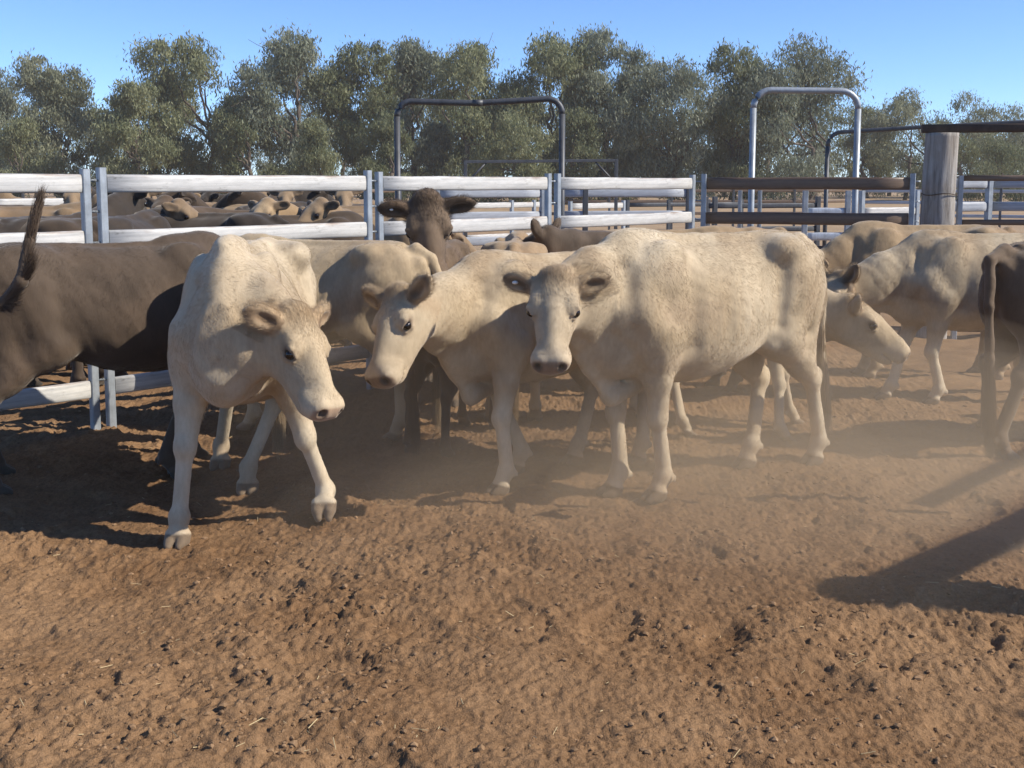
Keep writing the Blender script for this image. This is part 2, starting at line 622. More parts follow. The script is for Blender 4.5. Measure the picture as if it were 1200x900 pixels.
    for sd, over in ((1, ear_l), (-1, ear_r)):
        back, up = over if over is not None else ear
        d = unit(b * sd * 1.0 - a * (0.25 + back) + u * (up - 0.12))
        nrm = unit(a * 0.75 + u * 0.55 - d * (a * 0.75 + u * 0.55).dot(d))      # opening faces forward
        wv = np.cross(nrm, d)
        base = H(0.035, sd * 0.080, -0.055)
        EM = np.array([d, wv, nrm])
        L = 0.088 * hs
        f.cone(base, base + d * 0.06 * hs, 0.036 * hs, 0.038 * hs, 0.03)
        f.ell(base + d * (0.105 * hs), (L * 0.95, 0.053 * hs, 0.028 * hs), EM, 0.025)
        f.cone(base + d * 0.13 * hs, base + d * (0.182 * hs) - nrm * 0.004, 0.038 * hs, 0.016 * hs, 0.02, (nrm, 0.5))
        f.ell(base + d * (0.108 * hs) + nrm * 0.030 * hs, (L * 0.66, 0.028 * hs, 0.026 * hs), EM, 0.014, 'S')
        ears.append((base, d, wv, nrm))
    # tail
    tp = tail if tail is not None else [(-0.80, 0, 1.13), (-0.86, 0.0, 1.0), (-0.85, 0.01, 0.75), (-0.84, 0.0, 0.52)]
    tp = [np.array((-0.70, 0, 1.185))] + [np.array(p, float) for p in tp]
    rr = np.linspace(0.036, 0.018, len(tp))
    rr[0] = 0.045
    for i in range(len(tp) - 1):
        f.cone(tp[i], tp[i + 1], rr[i], rr[i + 1], 0.03 if i == 0 else 0.02)

    V, F = f.surface()
    V = relax(V, F, 4, 0.5)
    N = vert_normals(V, F)
    # muscle and hide relief, coat clumps
    hc = (V - O) @ M.T / hs
    nearhead = (hc[:, 0] > -0.12) & (hc[:, 0] < 0.55) & (np.abs(hc[:, 1]) < 0.3) & (np.abs(hc[:, 2]) < 0.3)
    ribs = np.exp(-((V[:, 0] - 0.02) / 0.26) ** 4) * np.exp(-((V[:, 2] - 0.93) / 0.2) ** 4) * (np.abs(V[:, 1]) > 0.12) * (~nearhead)
    s = V * 1.0
    disp = 0.0007 * bony * ribs * np.clip(0.6 + vnoise3(V[:, 0] * 4, V[:, 1] * 4, V[:, 2] * 4, seed + 8), 0, 1.4) * np.sin((V[:, 0] + 0.22 * V[:, 2]) * 2 * math.pi / 0.085)
    disp += 0.0030 * (~nearhead) * vnoise3((s[:, 0] + 0.55 * s[:, 2]) * 17, s[:, 1] * 13, (s[:, 2] - 0.5 * s[:, 0]) * 6.5, seed + 4)
    disp += 0.004 * vnoise3(s[:, 0] * 7, s[:, 1] * 7, s[:, 2] * 6, seed)
    disp += np.where(nearhead, 0.0010, 0.0015) * vnoise3((s[:, 0] + 0.5 * s[:, 2]) * 30, s[:, 1] * 24, (s[:, 2] - 0.3 * s[:, 0]) * 15, seed + 3)
    # folds on the neck
    nk = np.exp(-((hc[:, 0] + 0.22) / 0.16) ** 2)
    disp += 0.0008 * nk * np.sin(hc[:, 0] * 75 + 3 * vnoise3(s[:, 0] * 6, s[:, 1] * 6, s[:, 2] * 6, seed + 5))
    # wrinkles over the eyes
    br = np.exp(-((hc[:, 0] - 0.13) / 0.05) ** 2 - ((np.abs(hc[:, 1]) - 0.075) / 0.035) ** 2 - ((hc[:, 2] + 0.01) / 0.05) ** 2)
    disp += 0.0022 * br * np.sin(np.abs(hc[:, 1]) * 420)
    Q = V.copy(); Q[:, 1] = np.abs(Q[:, 1])

    def seg(a, b, w):
        a = np.array(a, float); b = np.array(b, float); ba = b - a
        t_ = np.clip((Q - a) @ ba / ba.dot(ba), 0, 1)
        d2 = ((Q - a - t_[:, None] * ba) ** 2).sum(1)
        return np.exp(-d2 / (w * w))
    shape = np.zeros(len(V))
    for amp, a_, b_, w_ in ((-0.020, (0.56, 0.12, 1.10), (0.56, 0.17, 0.84), 0.045), (0.016, (0.40, 0.09, 1.18), (0.48, 0.18, 0.92), 0.032),
                            (-0.019, (0.22, 0.16, 1.12), (0.24, 0.22, 0.74), 0.05), (-0.014, (0.30, 0.20, 0.72), (0.42, 0.19, 0.70), 0.035),
                            (0.016, (0.36, 0.20, 0.80), (0.50, 0.19, 0.86), 0.042), (-0.009, (-0.28, 0.22, 1.09), (-0.22, 0.24, 1.01), 0.10),
                            (-0.018, (-0.37, 0.20, 1.06), (-0.33, 0.23, 0.80), 0.04), (0.017, (-0.40, 0.19, 0.72), (-0.15, 0.23, 0.63), 0.032),
                            (-0.014, (-0.62, 0.17, 1.05), (-0.56, 0.20, 0.75), 0.035), (0.009 * (bony > 0.5), (-0.05, 0.27, 1.08), (0.02, 0.29, 0.72), 0.02), (0.009 * (bony > 0.5), (-0.14, 0.26, 1.08), (-0.08, 0.29, 0.70), 0.02), (0.007 * (bony > 0.5), (0.05, 0.27, 1.06), (0.11, 0.28, 0.72), 0.02), (0.007 * (bony > 0.5), (-0.22, 0.25, 1.06), (-0.17, 0.27, 0.74), 0.02), (0.006, (-0.43, 0.17, 1.17), (-0.44, 0.19, 1.14), 0.05),
                            (-0.005, (-0.60, 0.13, 1.13), (-0.54, 0.15, 1.11), 0.07)):
        shape += amp * seg(a_, b_, w_)
    disp += shape * (~nearhead) * (0.5 + 0.5 * bony)
    legm = (V[:, 2] < 0.55)
    disp = np.where(legm, disp * 0.35, disp)
    V = V + N * disp[:, None]

    # coat colours
    pal = PALETTES[palette]
    col = np.tile(np.array(pal['coat']), (len(V), 1))

    def blend(w, c):
        w = np.clip(w, 0, 1)[:, None]
        col[:] = col * (1 - w) + np.array(c) * w
    n1 = vnoise3(V[:, 0] * 3.2, V[:, 1] * 3.2, V[:, 2] * 3.2, seed + 20)
    n2 = vnoise3(V[:, 0] * 9, V[:, 1] * 9, V[:, 2] * 9, seed + 21)
    n3 = vnoise3(V[:, 0] * 30, V[:, 1] * 30, V[:, 2] * 14, seed + 22)
    blend(0.35 + 0.65 * n1 + 0.35 * n2, pal['alt'])
    blend(np.clip((0.80 - V[:, 2]) / 0.5, 0, 1) * 0.75, pal['leg'])
    blend(np.clip((0.30 - V[:, 2]) / 0.2, 0, 1) * np.clip(0.35 + 0.8 * n2, 0, 1) * 0.55, pal['dust'])
    blend(np.clip(0.15 + n1 * 0.8 - n2 * 0.7, 0, 1) * 0.5, pal['dust'])
    blend(np.clip((V[:, 2] - 1.05) / 0.2, 0, 1) * np.clip(0.3 + n2, 0, 1) * 0.5, pal['back'])  # mottled back patches; in the cream palette they also hold painted sunlight
    # head
    inh = np.exp(-(np.maximum(0, np.abs(hc[:, 0] - 0.2) - 0.2) / 0.06) ** 2) * (np.abs(hc[:, 1]) < 0.16) * (np.abs(hc[:, 2] + 0.07) < 0.17)
    blend(inh * 0.6, pal['face'])
    blend(inh * np.clip((0.10 - hc[:, 0]) / 0.08, 0, 1) * 0.5, pal['poll'])
    muz = np.clip((hc[:, 0] - 0.392) / 0.02, 0, 1) * (np.abs(hc[:, 1]) < 0.12) * (hc[:, 2] > -0.175) * (hc[:, 2] < 0.05)
    nosepad = muz * np.clip((hc[:, 0] - 0.440 - 0.3 * np.abs(hc[:, 2] + 0.06)) / 0.012, 0, 1) * np.clip((hc[:, 2] + 0.115) / 0.012, 0, 1)
    blend(muz * 0.35, pal['muzzle'])
    blend(nosepad, nose or pal['nose'])
    for sd in (-1, 1):
        q = hc - np.array((0.470, sd * 0.056, -0.049))
        blend(np.exp(-((q / np.array((0.024, 0.018, 0.022))) ** 2).sum(1)) * 1.6, (0.012, 0.009, 0.008))
        q = hc - np.array((0.176, sd * 0.115, -0.05))
        blend(np.exp(-((q / np.array((0.036, 0.035, 0.026))) ** 2).sum(1)) * 0.95, pal['lid'])
        blend(np.exp(-((q / np.array((0.030, 0.028, 0.017))) ** 2).sum(1)) * 1.2, (0.03, 0.02, 0.015))
    blend(np.clip((0.16 - V[:, 2]) / 0.12, 0, 1) * np.clip(0.55 + 0.7 * n2, 0, 1) * 0.6, pal['dust'])
    for base, d, wv, nrm in ears:
        q = V - base
        e0, e1, e2 = q @ d, q @ wv, q @ nrm
        m = (e0 > 0.02) & (e0 < 0.26) & (np.abs(e1) < 0.08) & (np.abs(e2) < 0.07)
        inner = m * np.clip((N @ nrm - 0.15) / 0.3, 0, 1) * np.clip(1 - (np.abs(e1) / 0.034) ** 2, 0, 1)
        blend(m * 0.5, pal['ear'])
        blend(inner * 0.85, pal['ear_in'])
    for foot, F_, K in soles:
        q = V - foot
        m = (np.hypot(q[:, 0], q[:, 1]) < 0.13)
        blend(m * np.clip((0.058 - q[:, 2] + 0.30 * q[:, 0]) / 0.006, 0, 1) * (q[:, 2] < 0.12), pal['hoof'])
    n4 = vnoise3((V[:, 0] + 0.4 * V[:, 2]) * 14, V[:, 1] * 14, V[:, 2] * 8, seed + 23)
    col *= (1 + 0.05 * n3 + 0.08 * n4 + 0.07 * n2)[:, None]
    col = np.clip(col, 0.004, 0.9)
    info = dict(H=H, M=M, O=O, a=a, b=b, u=u, ears=ears, tail=tp, hs=hs, N=N, hc=hc, eyes=[H(0.179, sd * 0.105, -0.049) for sd in (1, -1)])
    return V, F, col, info


PALETTES = {
    'cream': dict(coat=(0.465, 0.375, 0.255), alt=(0.32, 0.24, 0.145), leg=(0.60, 0.515, 0.38), dust=(0.32, 0.22, 0.13), back=(0.58, 0.495, 0.37),  # back tone lightened to put sunlight on the topline into the colour
                  face=(0.43, 0.345, 0.235), poll=(0.32, 0.215, 0.12), muzzle=(0.58, 0.47, 0.33), nose=(0.20, 0.135, 0.09), lid=(0.24, 0.16, 0.11),
                  ear=(0.34, 0.245, 0.145), ear_in=(0.12, 0.078, 0.046), hoof=(0.115, 0.082, 0.055)),
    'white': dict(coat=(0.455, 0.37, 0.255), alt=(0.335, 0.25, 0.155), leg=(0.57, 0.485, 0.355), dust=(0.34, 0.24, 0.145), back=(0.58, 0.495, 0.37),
                  face=(0.44, 0.34, 0.215), poll=(0.34, 0.225, 0.12), muzzle=(0.52, 0.41, 0.28), nose=(0.33, 0.225, 0.15), lid=(0.10, 0.065, 0.045),
                  ear=(0.40, 0.28, 0.165), ear_in=(0.13, 0.08, 0.045), hoof=(0.16, 0.115, 0.075)),
    'tan': dict(coat=(0.33, 0.235, 0.135), alt=(0.25, 0.17, 0.095), leg=(0.38, 0.285, 0.175), dust=(0.25, 0.16, 0.09), back=(0.27, 0.185, 0.105),
                face=(0.34, 0.245, 0.145), poll=(0.22, 0.145, 0.08), muzzle=(0.40, 0.305, 0.2), nose=(0.18, 0.12, 0.09), lid=(0.12, 0.08, 0.055),
                ear=(0.24, 0.16, 0.09), ear_in=(0.08, 0.053, 0.034), hoof=(0.16, 0.115, 0.08)),
    'brown': dict(coat=(0.080, 0.056, 0.038), alt=(0.058, 0.040, 0.027), leg=(0.066, 0.043, 0.027), dust=(0.12, 0.08, 0.052), back=(0.078, 0.055, 0.038),
                  face=(0.10, 0.066, 0.041), poll=(0.085, 0.053, 0.031), muzzle=(0.14, 0.098, 0.068), nose=(0.075, 0.05, 0.037), lid=(0.05, 0.035, 0.026),
                  ear=(0.075, 0.049, 0.03), ear_in=(0.03, 0.021, 0.014), hoof=(0.07, 0.053, 0.038)),
    'fawn': dict(coat=(0.42, 0.325, 0.205), alt=(0.32, 0.235, 0.14), leg=(0.50, 0.41, 0.29), dust=(0.28, 0.19, 0.11), back=(0.38, 0.28, 0.17),
                 face=(0.42, 0.325, 0.205), poll=(0.29, 0.2, 0.115), muzzle=(0.46, 0.37, 0.26), nose=(0.2, 0.14, 0.1), lid=(0.14, 0.095, 0.065),
                 ear=(0.3, 0.21, 0.125), ear_in=(0.1, 0.065, 0.04), hoof=(0.2, 0.145, 0.1)),
    'ochre': dict(coat=(0.22, 0.15, 0.085), alt=(0.165, 0.11, 0.062), leg=(0.22, 0.155, 0.095), dust=(0.2, 0.13, 0.075), back=(0.18, 0.12, 0.07),
                  face=(0.235, 0.165, 0.1), poll=(0.16, 0.105, 0.06), muzzle=(0.28, 0.2, 0.13), nose=(0.12, 0.08, 0.06), lid=(0.08, 0.055, 0.04),
                  ear=(0.16, 0.105, 0.06), ear_in=(0.05, 0.035, 0.024), hoof=(0.12, 0.09, 0.06)),
    'umber': dict(coat=(0.13, 0.088, 0.055), alt=(0.098, 0.065, 0.041), leg=(0.10, 0.068, 0.044), dust=(0.17, 0.112, 0.068), back=(0.12, 0.082, 0.052),
                  face=(0.145, 0.10, 0.065), poll=(0.115, 0.075, 0.045), muzzle=(0.19, 0.135, 0.095), nose=(0.085, 0.058, 0.044), lid=(0.05, 0.035, 0.026),
                  ear=(0.10, 0.066, 0.042), ear_in=(0.035, 0.024, 0.017), hoof=(0.09, 0.068, 0.05)),
    'dark': dict(coat=(0.052, 0.035, 0.023), alt=(0.038, 0.026, 0.017), leg=(0.04, 0.028, 0.02), dust=(0.09, 0.06, 0.038), back=(0.055, 0.038, 0.025),
                 face=(0.055, 0.037, 0.025), poll=(0.05, 0.033, 0.021), muzzle=(0.08, 0.058, 0.044), nose=(0.04, 0.028, 0.022), lid=(0.025, 0.018, 0.014),
                 ear=(0.042, 0.028, 0.019), ear_in=(0.018, 0.013, 0.01), hoof=(0.05, 0.04, 0.03)),
    'black': dict(coat=(0.030, 0.022, 0.017), alt=(0.022, 0.016, 0.012), leg=(0.028, 0.022, 0.017), dust=(0.07, 0.047, 0.031), back=(0.034, 0.026, 0.02),
                  face=(0.03, 0.022, 0.017), poll=(0.03, 0.022, 0.017), muzzle=(0.04, 0.03, 0.025), nose=(0.02, 0.016, 0.014), lid=(0.014, 0.011, 0.009),
                  ear=(0.022, 0.017, 0.013), ear_in=(0.012, 0.009, 0.008), hoof=(0.03, 0.025, 0.02)),
}


def coat_material(name, rough=0.75):
    m, nt, b = new_mat(name, rough=rough, spec=0.2)
    at_ = nd(nt, 'ShaderNodeAttribute', attribute_name='coat')
    tc = nd(nt, 'ShaderNodeTexCoord')
    v1 = mapping(nt, tc.outputs['Object'], (60, 60, 22))
    v2 = mapping(nt, tc.outputs['Object'], (190, 190, 60))
    n1 = noise(nt, v1, 1.0, 3, 0.6, 0.15)
    n2 = noise(nt, v2, 1.0, 2, 0.6, 0.1)
    s = ramp(nt, n1, [(0.30, (0.90, 0.885, 0.86)), (0.68, (1.05, 1.05, 1.04))])
    c = mix(nt, 1.0, at_.outputs['Color'], s, 'MULTIPLY')
    nt.links.new(c, b.inputs['Base Color'])
    hgt = math_n(nt, 'ADD', math_n(nt, 'MULTIPLY', n1, 0.7), math_n(nt, 'MULTIPLY', n2, 0.45))
    bump(nt, b, hgt, 0.3, 0.005)
    b.inputs['Sheen Weight'].default_value = 0.25
    b.inputs['Sheen Roughness'].default_value = 0.5
    b.inputs['Sheen Tint'].default_value = (1, 0.93, 0.82, 1)
    return m


MAT_COAT = coat_material('hide')
MAT_EYE, _nt, _b = new_mat('eye_dark', (0.012, 0.008, 0.006), 0.08, 0.5)


def ball_mesh(name, r, seg=16, rings=10):
    v = [(0, 0, r)]
    for i in range(1, rings):
        t = math.pi * i / rings
        for j in range(seg):
            p = 2 * math.pi * j / seg
            v.append((r * math.sin(t) * math.cos(p), r * math.sin(t) * math.sin(p), r * math.cos(t)))
    v.append((0, 0, -r))
    fc = []
    for j in range(seg):
        fc.append((0, 1 + j, 1 + (j + 1) % seg))
        e = 1 + (rings - 2) * seg
        fc.append((len(v) - 1, e + (j + 1) % seg, e + j))
    for i in range(rings - 2):
        for j in range(seg):
            a_ = 1 + i * seg + j; b_ = 1 + i * seg + (j + 1) % seg
            fc.append((a_, a_ + seg, b_ + seg, b_))
    me = bpy.data.meshes.new(name)
    me.from_pydata(v, [], fc)
    me.polygons.foreach_set('use_smooth', [True] * len(me.polygons))
    return me


def add_coat(o, V, F, col, info, count, seed, width=0.0005, length=0.016, shag=2.2):
    """short coat hair, rooted on the hide; a child of the animal"""
    rng = np.random.default_rng(seed)
    A, B, Cc = V[F[:, 0]], V[F[:, 1]], V[F[:, 2]]
    area = np.linalg.norm(np.cross(B - A, Cc - A), axis=1)
    hcF = info['hc'][F[:, 0]]
    onhead = (hcF[:, 0] > -0.12) & (hcF[:, 0] < 0.43) & (np.abs(hcF[:, 1]) < 0.32) & (np.abs(hcF[:, 2] + 0.05) < 0.22)
    nose = (hcF[:, 0] >= 0.43) & (np.abs(hcF[:, 1]) < 0.12) & (np.abs(hcF[:, 2] + 0.07) < 0.13)
    low = A[:, 2] < 0.09
    for sd in (1, -1):
        low = low | (np.linalg.norm((hcF - np.array((0.182, sd * 0.112, -0.045))) / np.array((1.25, 1.0, 0.8)), axis=1) < 0.036)
    wgt = area * np.where(onhead, 2.2, 1.0) * np.where(nose | low, 0.0, 1.0)
    cdf = np.cumsum(wgt); cdf /= cdf[-1]
    fi = np.searchsorted(cdf, rng.random(count)).clip(0, len(F) - 1)
    r1, r2 = rng.random((2, count, 1))
    P = (V[F[fi, 0]] * (1 - r1) + V[F[fi, 1]] * r1) * (1 - r2) + (V[F[fi, 3]] * (1 - r1) + V[F[fi, 2]] * r1) * r2
    N = info['N'][F[fi, 0]]
    hc = info['hc'][F[fi, 0]]
    oh = onhead[fi]
    flow = np.tile(np.array((-0.55, 0, -0.75)), (count, 1))
    flow[oh] = -info['a'] * 0.8 - info['u'] * 0.1
    sw = np.stack([vnoise3(P[:, 0] * 6 + q * 9, P[:, 1] * 6, P[:, 2] * 6, seed + 70 + q) for q in range(3)], 1)
    flow = flow + 0.38 * sw
    flow -= N * (flow * N).sum(1)[:, None]
    flow /= np.linalg.norm(flow, axis=1)[:, None] + 1e-6
    poll = np.exp(-(((hc - np.array((0.03, 0, -0.0))) / np.array((0.085, 0.085, 0.07))) ** 2).sum(1)) * oh
    earm = np.zeros(count)
    for base, d, wv, nrm in info['ears']:
        q = P - base
        m = (q @ d > 0.03) & (q @ d < 0.3) & (np.abs(q @ wv) < 0.1) & (np.abs(q @ nrm) < 0.08)
        edge = np.clip(np.abs(q @ wv) / 0.06, 0, 1)
        earm = np.maximum(earm, m * (0.35 + 0.65 * edge))
        flow[m] = 0.5 * flow[m] + 0.7 * d + np.sign(q[m] @ wv)[:, None] * wv * 0.5
    bel = np.clip(1 - np.abs(P[:, 2] - 0.55) / 0.12, 0, 1) * (np.abs(P[:, 0]) < 0.6) * (N[:, 2] < -0.2)
    L = length * (0.6 + 0.8 * rng.random(count))
    L = L * np.where(P[:, 2] < 0.5, 0.55, 1.0) * np.where(oh, 0.55, 1.0) * (1 + shag * poll + 2.0 * earm + 0.8 * bel)
    lift = 0.04 + 0.09 * rng.random(count) + 0.25 * poll
    d0 = flow * (1 - lift[:, None] * 0.4) + N * lift[:, None] + 0.07 * rng.normal(size=(count, 3))
    d0 /= np.linalg.norm(d0, axis=1)[:, None]
    d1 = flow + 0.03 * N + 0.09 * rng.normal(size=(count, 3)) * (0.5 + poll[:, None])
    d1 /= np.linalg.norm(d1, axis=1)[:, None]
    pts = np.stack([P - 0.001 * N, P + d0 * (L * 0.5)[:, None], P + d0 * (L * 0.5)[:, None] + d1 * (L * 0.55)[:, None]], 1).astype(np.float32)
    hd = bpy.data.hair_curves.new('coat')
    hd.add_curves([3] * count)
    hd.attributes['position'].data.foreach_set('vector', pts.ravel())
    rad = np.tile(np.array((1.0, 0.8, 0.12), np.float32) * width * 0.5, (count, 1)) * (0.7 + 0.6 * rng.random((count, 1)))
    ra = hd.attributes.get('radius') or hd.attributes.new('radius', 'FLOAT', 'POINT')
    ra.data.foreach_set('value', rad.astype(np.float32).ravel())
    ca = hd.attributes.new('coat', 'FLOAT_COLOR', 'CURVE')
    cc = np.ones((count, 4), np.float32)
    cc[:, :3] = col[F[fi, 0]] * (0.93 + 0.16 * rng.random((count, 1)))
    ca.data.foreach_set('color', cc.ravel())
    h = bpy.data.objects.new('coat', hd)
    C.objects.link(h)
    hd.materials.append(MAT_HAIR)
    h.parent = o
    h['kind'] = 'stuff'
    return h


MAT_HAIR, _nt, _b = new_mat('coat_hair', rough=0.55, spec=0.25)
_a = nd(_nt, 'ShaderNodeAttribute', attribute_name='coat')
_nt.links.new(_a.outputs['Color'], _b.inputs['Base Color'])

# ------------------------------------------------------------------ ground
def grow(start, step, n, g):
    out = [start]
    for _ in range(n):
        out.append(out[-1] + step)
        step *= g
    return out


def build_ground():
    xf = np.arange(-3.0, 3.0001, 0.0072)
    xo = np.array(grow(3.0, 0.0085, 400, 1.055))[1:]
    xo = xo[xo < 700]
    xs = np.concatenate([-xo[::-1], xf, xo])
    y1 = [2.75]
    while y1[-1] < 7.0: y1.append(y1[-1] + 0.0066 + 0.0030 * (y1[-1] - 2.75))
    while y1[-1] < 13: y1.append(y1[-1] + 0.022 + 0.014 * (y1[-1] - 7.0))
    yo = np.array(grow(y1[-1], 0.09, 200, 1.10))[1:]
    yo = yo[yo < 700]
    yb = np.array(grow(2.75, 0.012, 100, 1.10))[1:]
    yb = 2 * 2.75 - yb
    yb = yb[yb > -60]
    ys = np.concatenate([yb[::-1], np.array(y1), yo])
    X, Y = np.meshgrid(xs, ys)
    Z = np.zeros_like(X)
    near = (np.abs(X) < 9) & (Y > 1.5) & (Y < 20)
    Z[near] = ground_h(X[near], Y[near])
    mid = ~near & (Y > -60) & (Y < 300) & (np.abs(X) < 300)
    Z[mid] = ground_h(X[mid], Y[mid], False) * 0.8 + 0.04
    rise = np.clip((np.hypot(X, Y) - 60) / 400, 0, 1)
    Z += 2.0 * rise
    ny, nx = X.shape
    V = np.stack([X.ravel(), Y.ravel(), Z.ravel()], 1)
    i = np.arange(nx * ny).reshape(ny, nx)
    F = np.stack([i[:-1, :-1].ravel(), i[:-1, 1:].ravel(), i[1:, 1:].ravel(), i[1:, :-1].ravel()], 1)
    me = mesh_from('ground', V, F)
    m, nt, b = new_mat('yard_dirt', rough=0.95, spec=0.1)
    tc = nd(nt, 'ShaderNodeTexCoord').outputs['Object']
    n1 = noise(nt, tc, 0.9, 5, 0.6, 0.4)
    n2 = noise(nt, tc, 7.0, 5, 0.65, 0.3)
    n3 = noise(nt, tc, 48.0, 4, 0.7)
    n4 = noise(nt, tc, 170.0, 3, 0.7)
    c = ramp(nt, n2, [(0.28, (0.134, 0.073, 0.036)), (0.5, (0.188, 0.107, 0.054)), (0.72, (0.246, 0.146, 0.076))])
    c = mix(nt, ramp(nt, n1, [(0.38, (0, 0, 0)), (0.66, (0.65, 0.65, 0.65))]), c, (0.295, 0.186, 0.104))
    c = mix(nt, 0.85, c, ramp(nt, n3, [(0.28, (0.62, 0.59, 0.55)), (0.5, (1.0, 1.0, 1.0)), (0.75, (1.28, 1.26, 1.22))]), 'MULTIPLY')
    c = mix(nt, 0.6, c, ramp(nt, n4, [(0.3, (0.65, 0.63, 0.6)), (0.7, (1.25, 1.24, 1.2))]), 'MULTIPLY')
    # far paddock: pale dry soil and grass
    sep = nd(nt, 'ShaderNodeSeparateXYZ')
    nt.links.new(tc, sep.inputs[0])
    fary = ramp(nt, math_n(nt, 'DIVIDE', sep.outputs['Y'], 60.0), [(0.14, (0, 0, 0)), (0.4, (1, 1, 1))])
    nf = noise(nt, tc, 0.25, 4, 0.6)
    farc = ramp(nt, nf, [(0.3, (0.30, 0.20, 0.12)), (0.55, (0.36, 0.26, 0.165)), (0.75, (0.30, 0.235, 0.14))])
    c = mix(nt, fary, c, farc)
    nt.links.new(c, b.inputs['Base Color'])
    h = math_n(nt, 'ADD', math_n(nt, 'MULTIPLY', n3, 1.0), math_n(nt, 'MULTIPLY', n4, 0.45))
    bump(nt, b, h, 0.8, 0.012)
    o = link('ground', me, None, m)
    return tag(o, kind='structure')


build_ground()

ICO_V = np.array([(0, 0, 1)] + [(0.894 * math.cos(i * 1.2566), 0.894 * math.sin(i * 1.2566), 0.447) for i in range(5)]
                 + [(0.894 * math.cos((i + .5) * 1.2566), 0.894 * math.sin((i + .5) * 1.2566), -0.447) for i in range(5)] + [(0, 0, -1)])
ICO_F = np.array([(0, 1 + i, 1 + (i + 1) % 5) for i in range(5)] + [(1 + i, 6 + i, 1 + (i + 1) % 5) for i in range(5)]
                 + [(1 + (i + 1) % 5, 6 + i, 6 + (i + 1) % 5) for i in range(5)] + [(11, 6 + (i + 1) % 5, 6 + i) for i in range(5)])


def build_clods():
    n = 8000
    rng = np.random.default_rng(21)
    y = 2.9 + 5.6 * rng.random(n) ** 1.5
    x = (rng.random(n) * 2 - 1) * (0.52 * y + 0.3)
    keep = vnoise2(x * 1.3 + 3, y * 1.3, 6) + 0.5 * vnoise2(x * 4, y * 4, 61) > rng.random(n) * 1.2 - 0.95
    x, y = x[keep], y[keep]
    n = len(x)
    r = 0.003 + 0.009 * rng.random(n) ** 3.0
    z = ground_h(x, y) + r * 0.05
    an = rng.random(n) * 6.283
    V = ICO_V[None] * (0.75 + 0.5 * rng.random((n, 12, 1)))
    V = V * (r[:, None, None] * np.stack([0.8 + 0.7 * rng.random(n), 0.8 + 0.5 * rng.random(n), 0.55 + 0.4 * rng.random(n)], 1)[:, None, :])
    ca, sa = np.cos(an)[:, None], np.sin(an)[:, None]
    V = np.stack([V[..., 0] * ca - V[..., 1] * sa, V[..., 0] * sa + V[..., 1] * ca, V[..., 2]], -1)
    V += np.stack([x, y, z], 1)[:, None, :]
    F = ICO_F[None] + (np.arange(n) * 12)[:, None, None]
    me = mesh_from('dirt_clods', V.reshape(-1, 3), F.reshape(-1, 3), False)
    m, nt, b = new_mat('clod_dirt', rough=0.95, spec=0.1)
    tc = nd(nt, 'ShaderNodeTexCoord').outputs['Object']
    n1 = noise(nt, tc, 6, 3)
    n2 = noise(nt, tc, 60, 3, 0.7)
    c = ramp(nt, n1, [(0.3, (0.20, 0.122, 0.066)), (0.7, (0.30, 0.19, 0.11))])
    c = mix(nt, 0.8, c, ramp(nt, n2, [(0.3, (0.6, 0.6, 0.6)), (0.7, (1.25, 1.25, 1.2))]), 'MULTIPLY')
    nt.links.new(c, b.inputs['Base Color'])
    tag(link('dirt_clods', me, None, m), 'loose crumbs and clods of brown dirt over the yard', 'dirt', kind='stuff')


build_clods()


def build_straw():
    rng = np.random.default_rng(5)
    n = 260
    y = 2.9 + 6 * rng.random(n) ** 1.4
    x = (rng.random(n) * 2 - 1) * (0.52 * y + 0.2)
    z = ground_h(x, y) + 0.006
    an = rng.random(n) * 6.283
    L = 0.006 + 0.024 * rng.random(n) ** 2
    w = 0.0008 + 0.0008 * rng.random(n)
    tl = rng.normal(size=n) * 0.35
    d = np.stack([np.cos(an) * np.cos(tl), np.sin(an) * np.cos(tl), np.sin(tl)], 1)
    s = np.stack([-np.sin(an), np.cos(an), 0 * an], 1)
    up = np.cross(d, s)
    P = np.stack([x, y, z], 1)
    a, bb = P - d * L[:, None], P + d * L[:, None]
    off = s * w[:, None]
    of2 = up * w[:, None]
    V = np.stack([a - off, a + off, a + of2, bb - off, bb + off, bb + of2], 1)
    base = (np.arange(n) * 6)[:, None, None]
    F = np.array([(0, 1, 4, 3), (1, 2, 5, 4), (2, 0, 3, 5)])[None] + base
    me = mesh_from('straw', V.reshape(-1, 3), F.reshape(-1, 4), False)
    m, _, _ = new_mat('straw', (0.46, 0.36, 0.20), 0.8, 0.2)
    tag(link('straw', me, None, m), 'scattered bits of dry straw lying on the dirt', 'straw', kind='stuff')


build_straw()


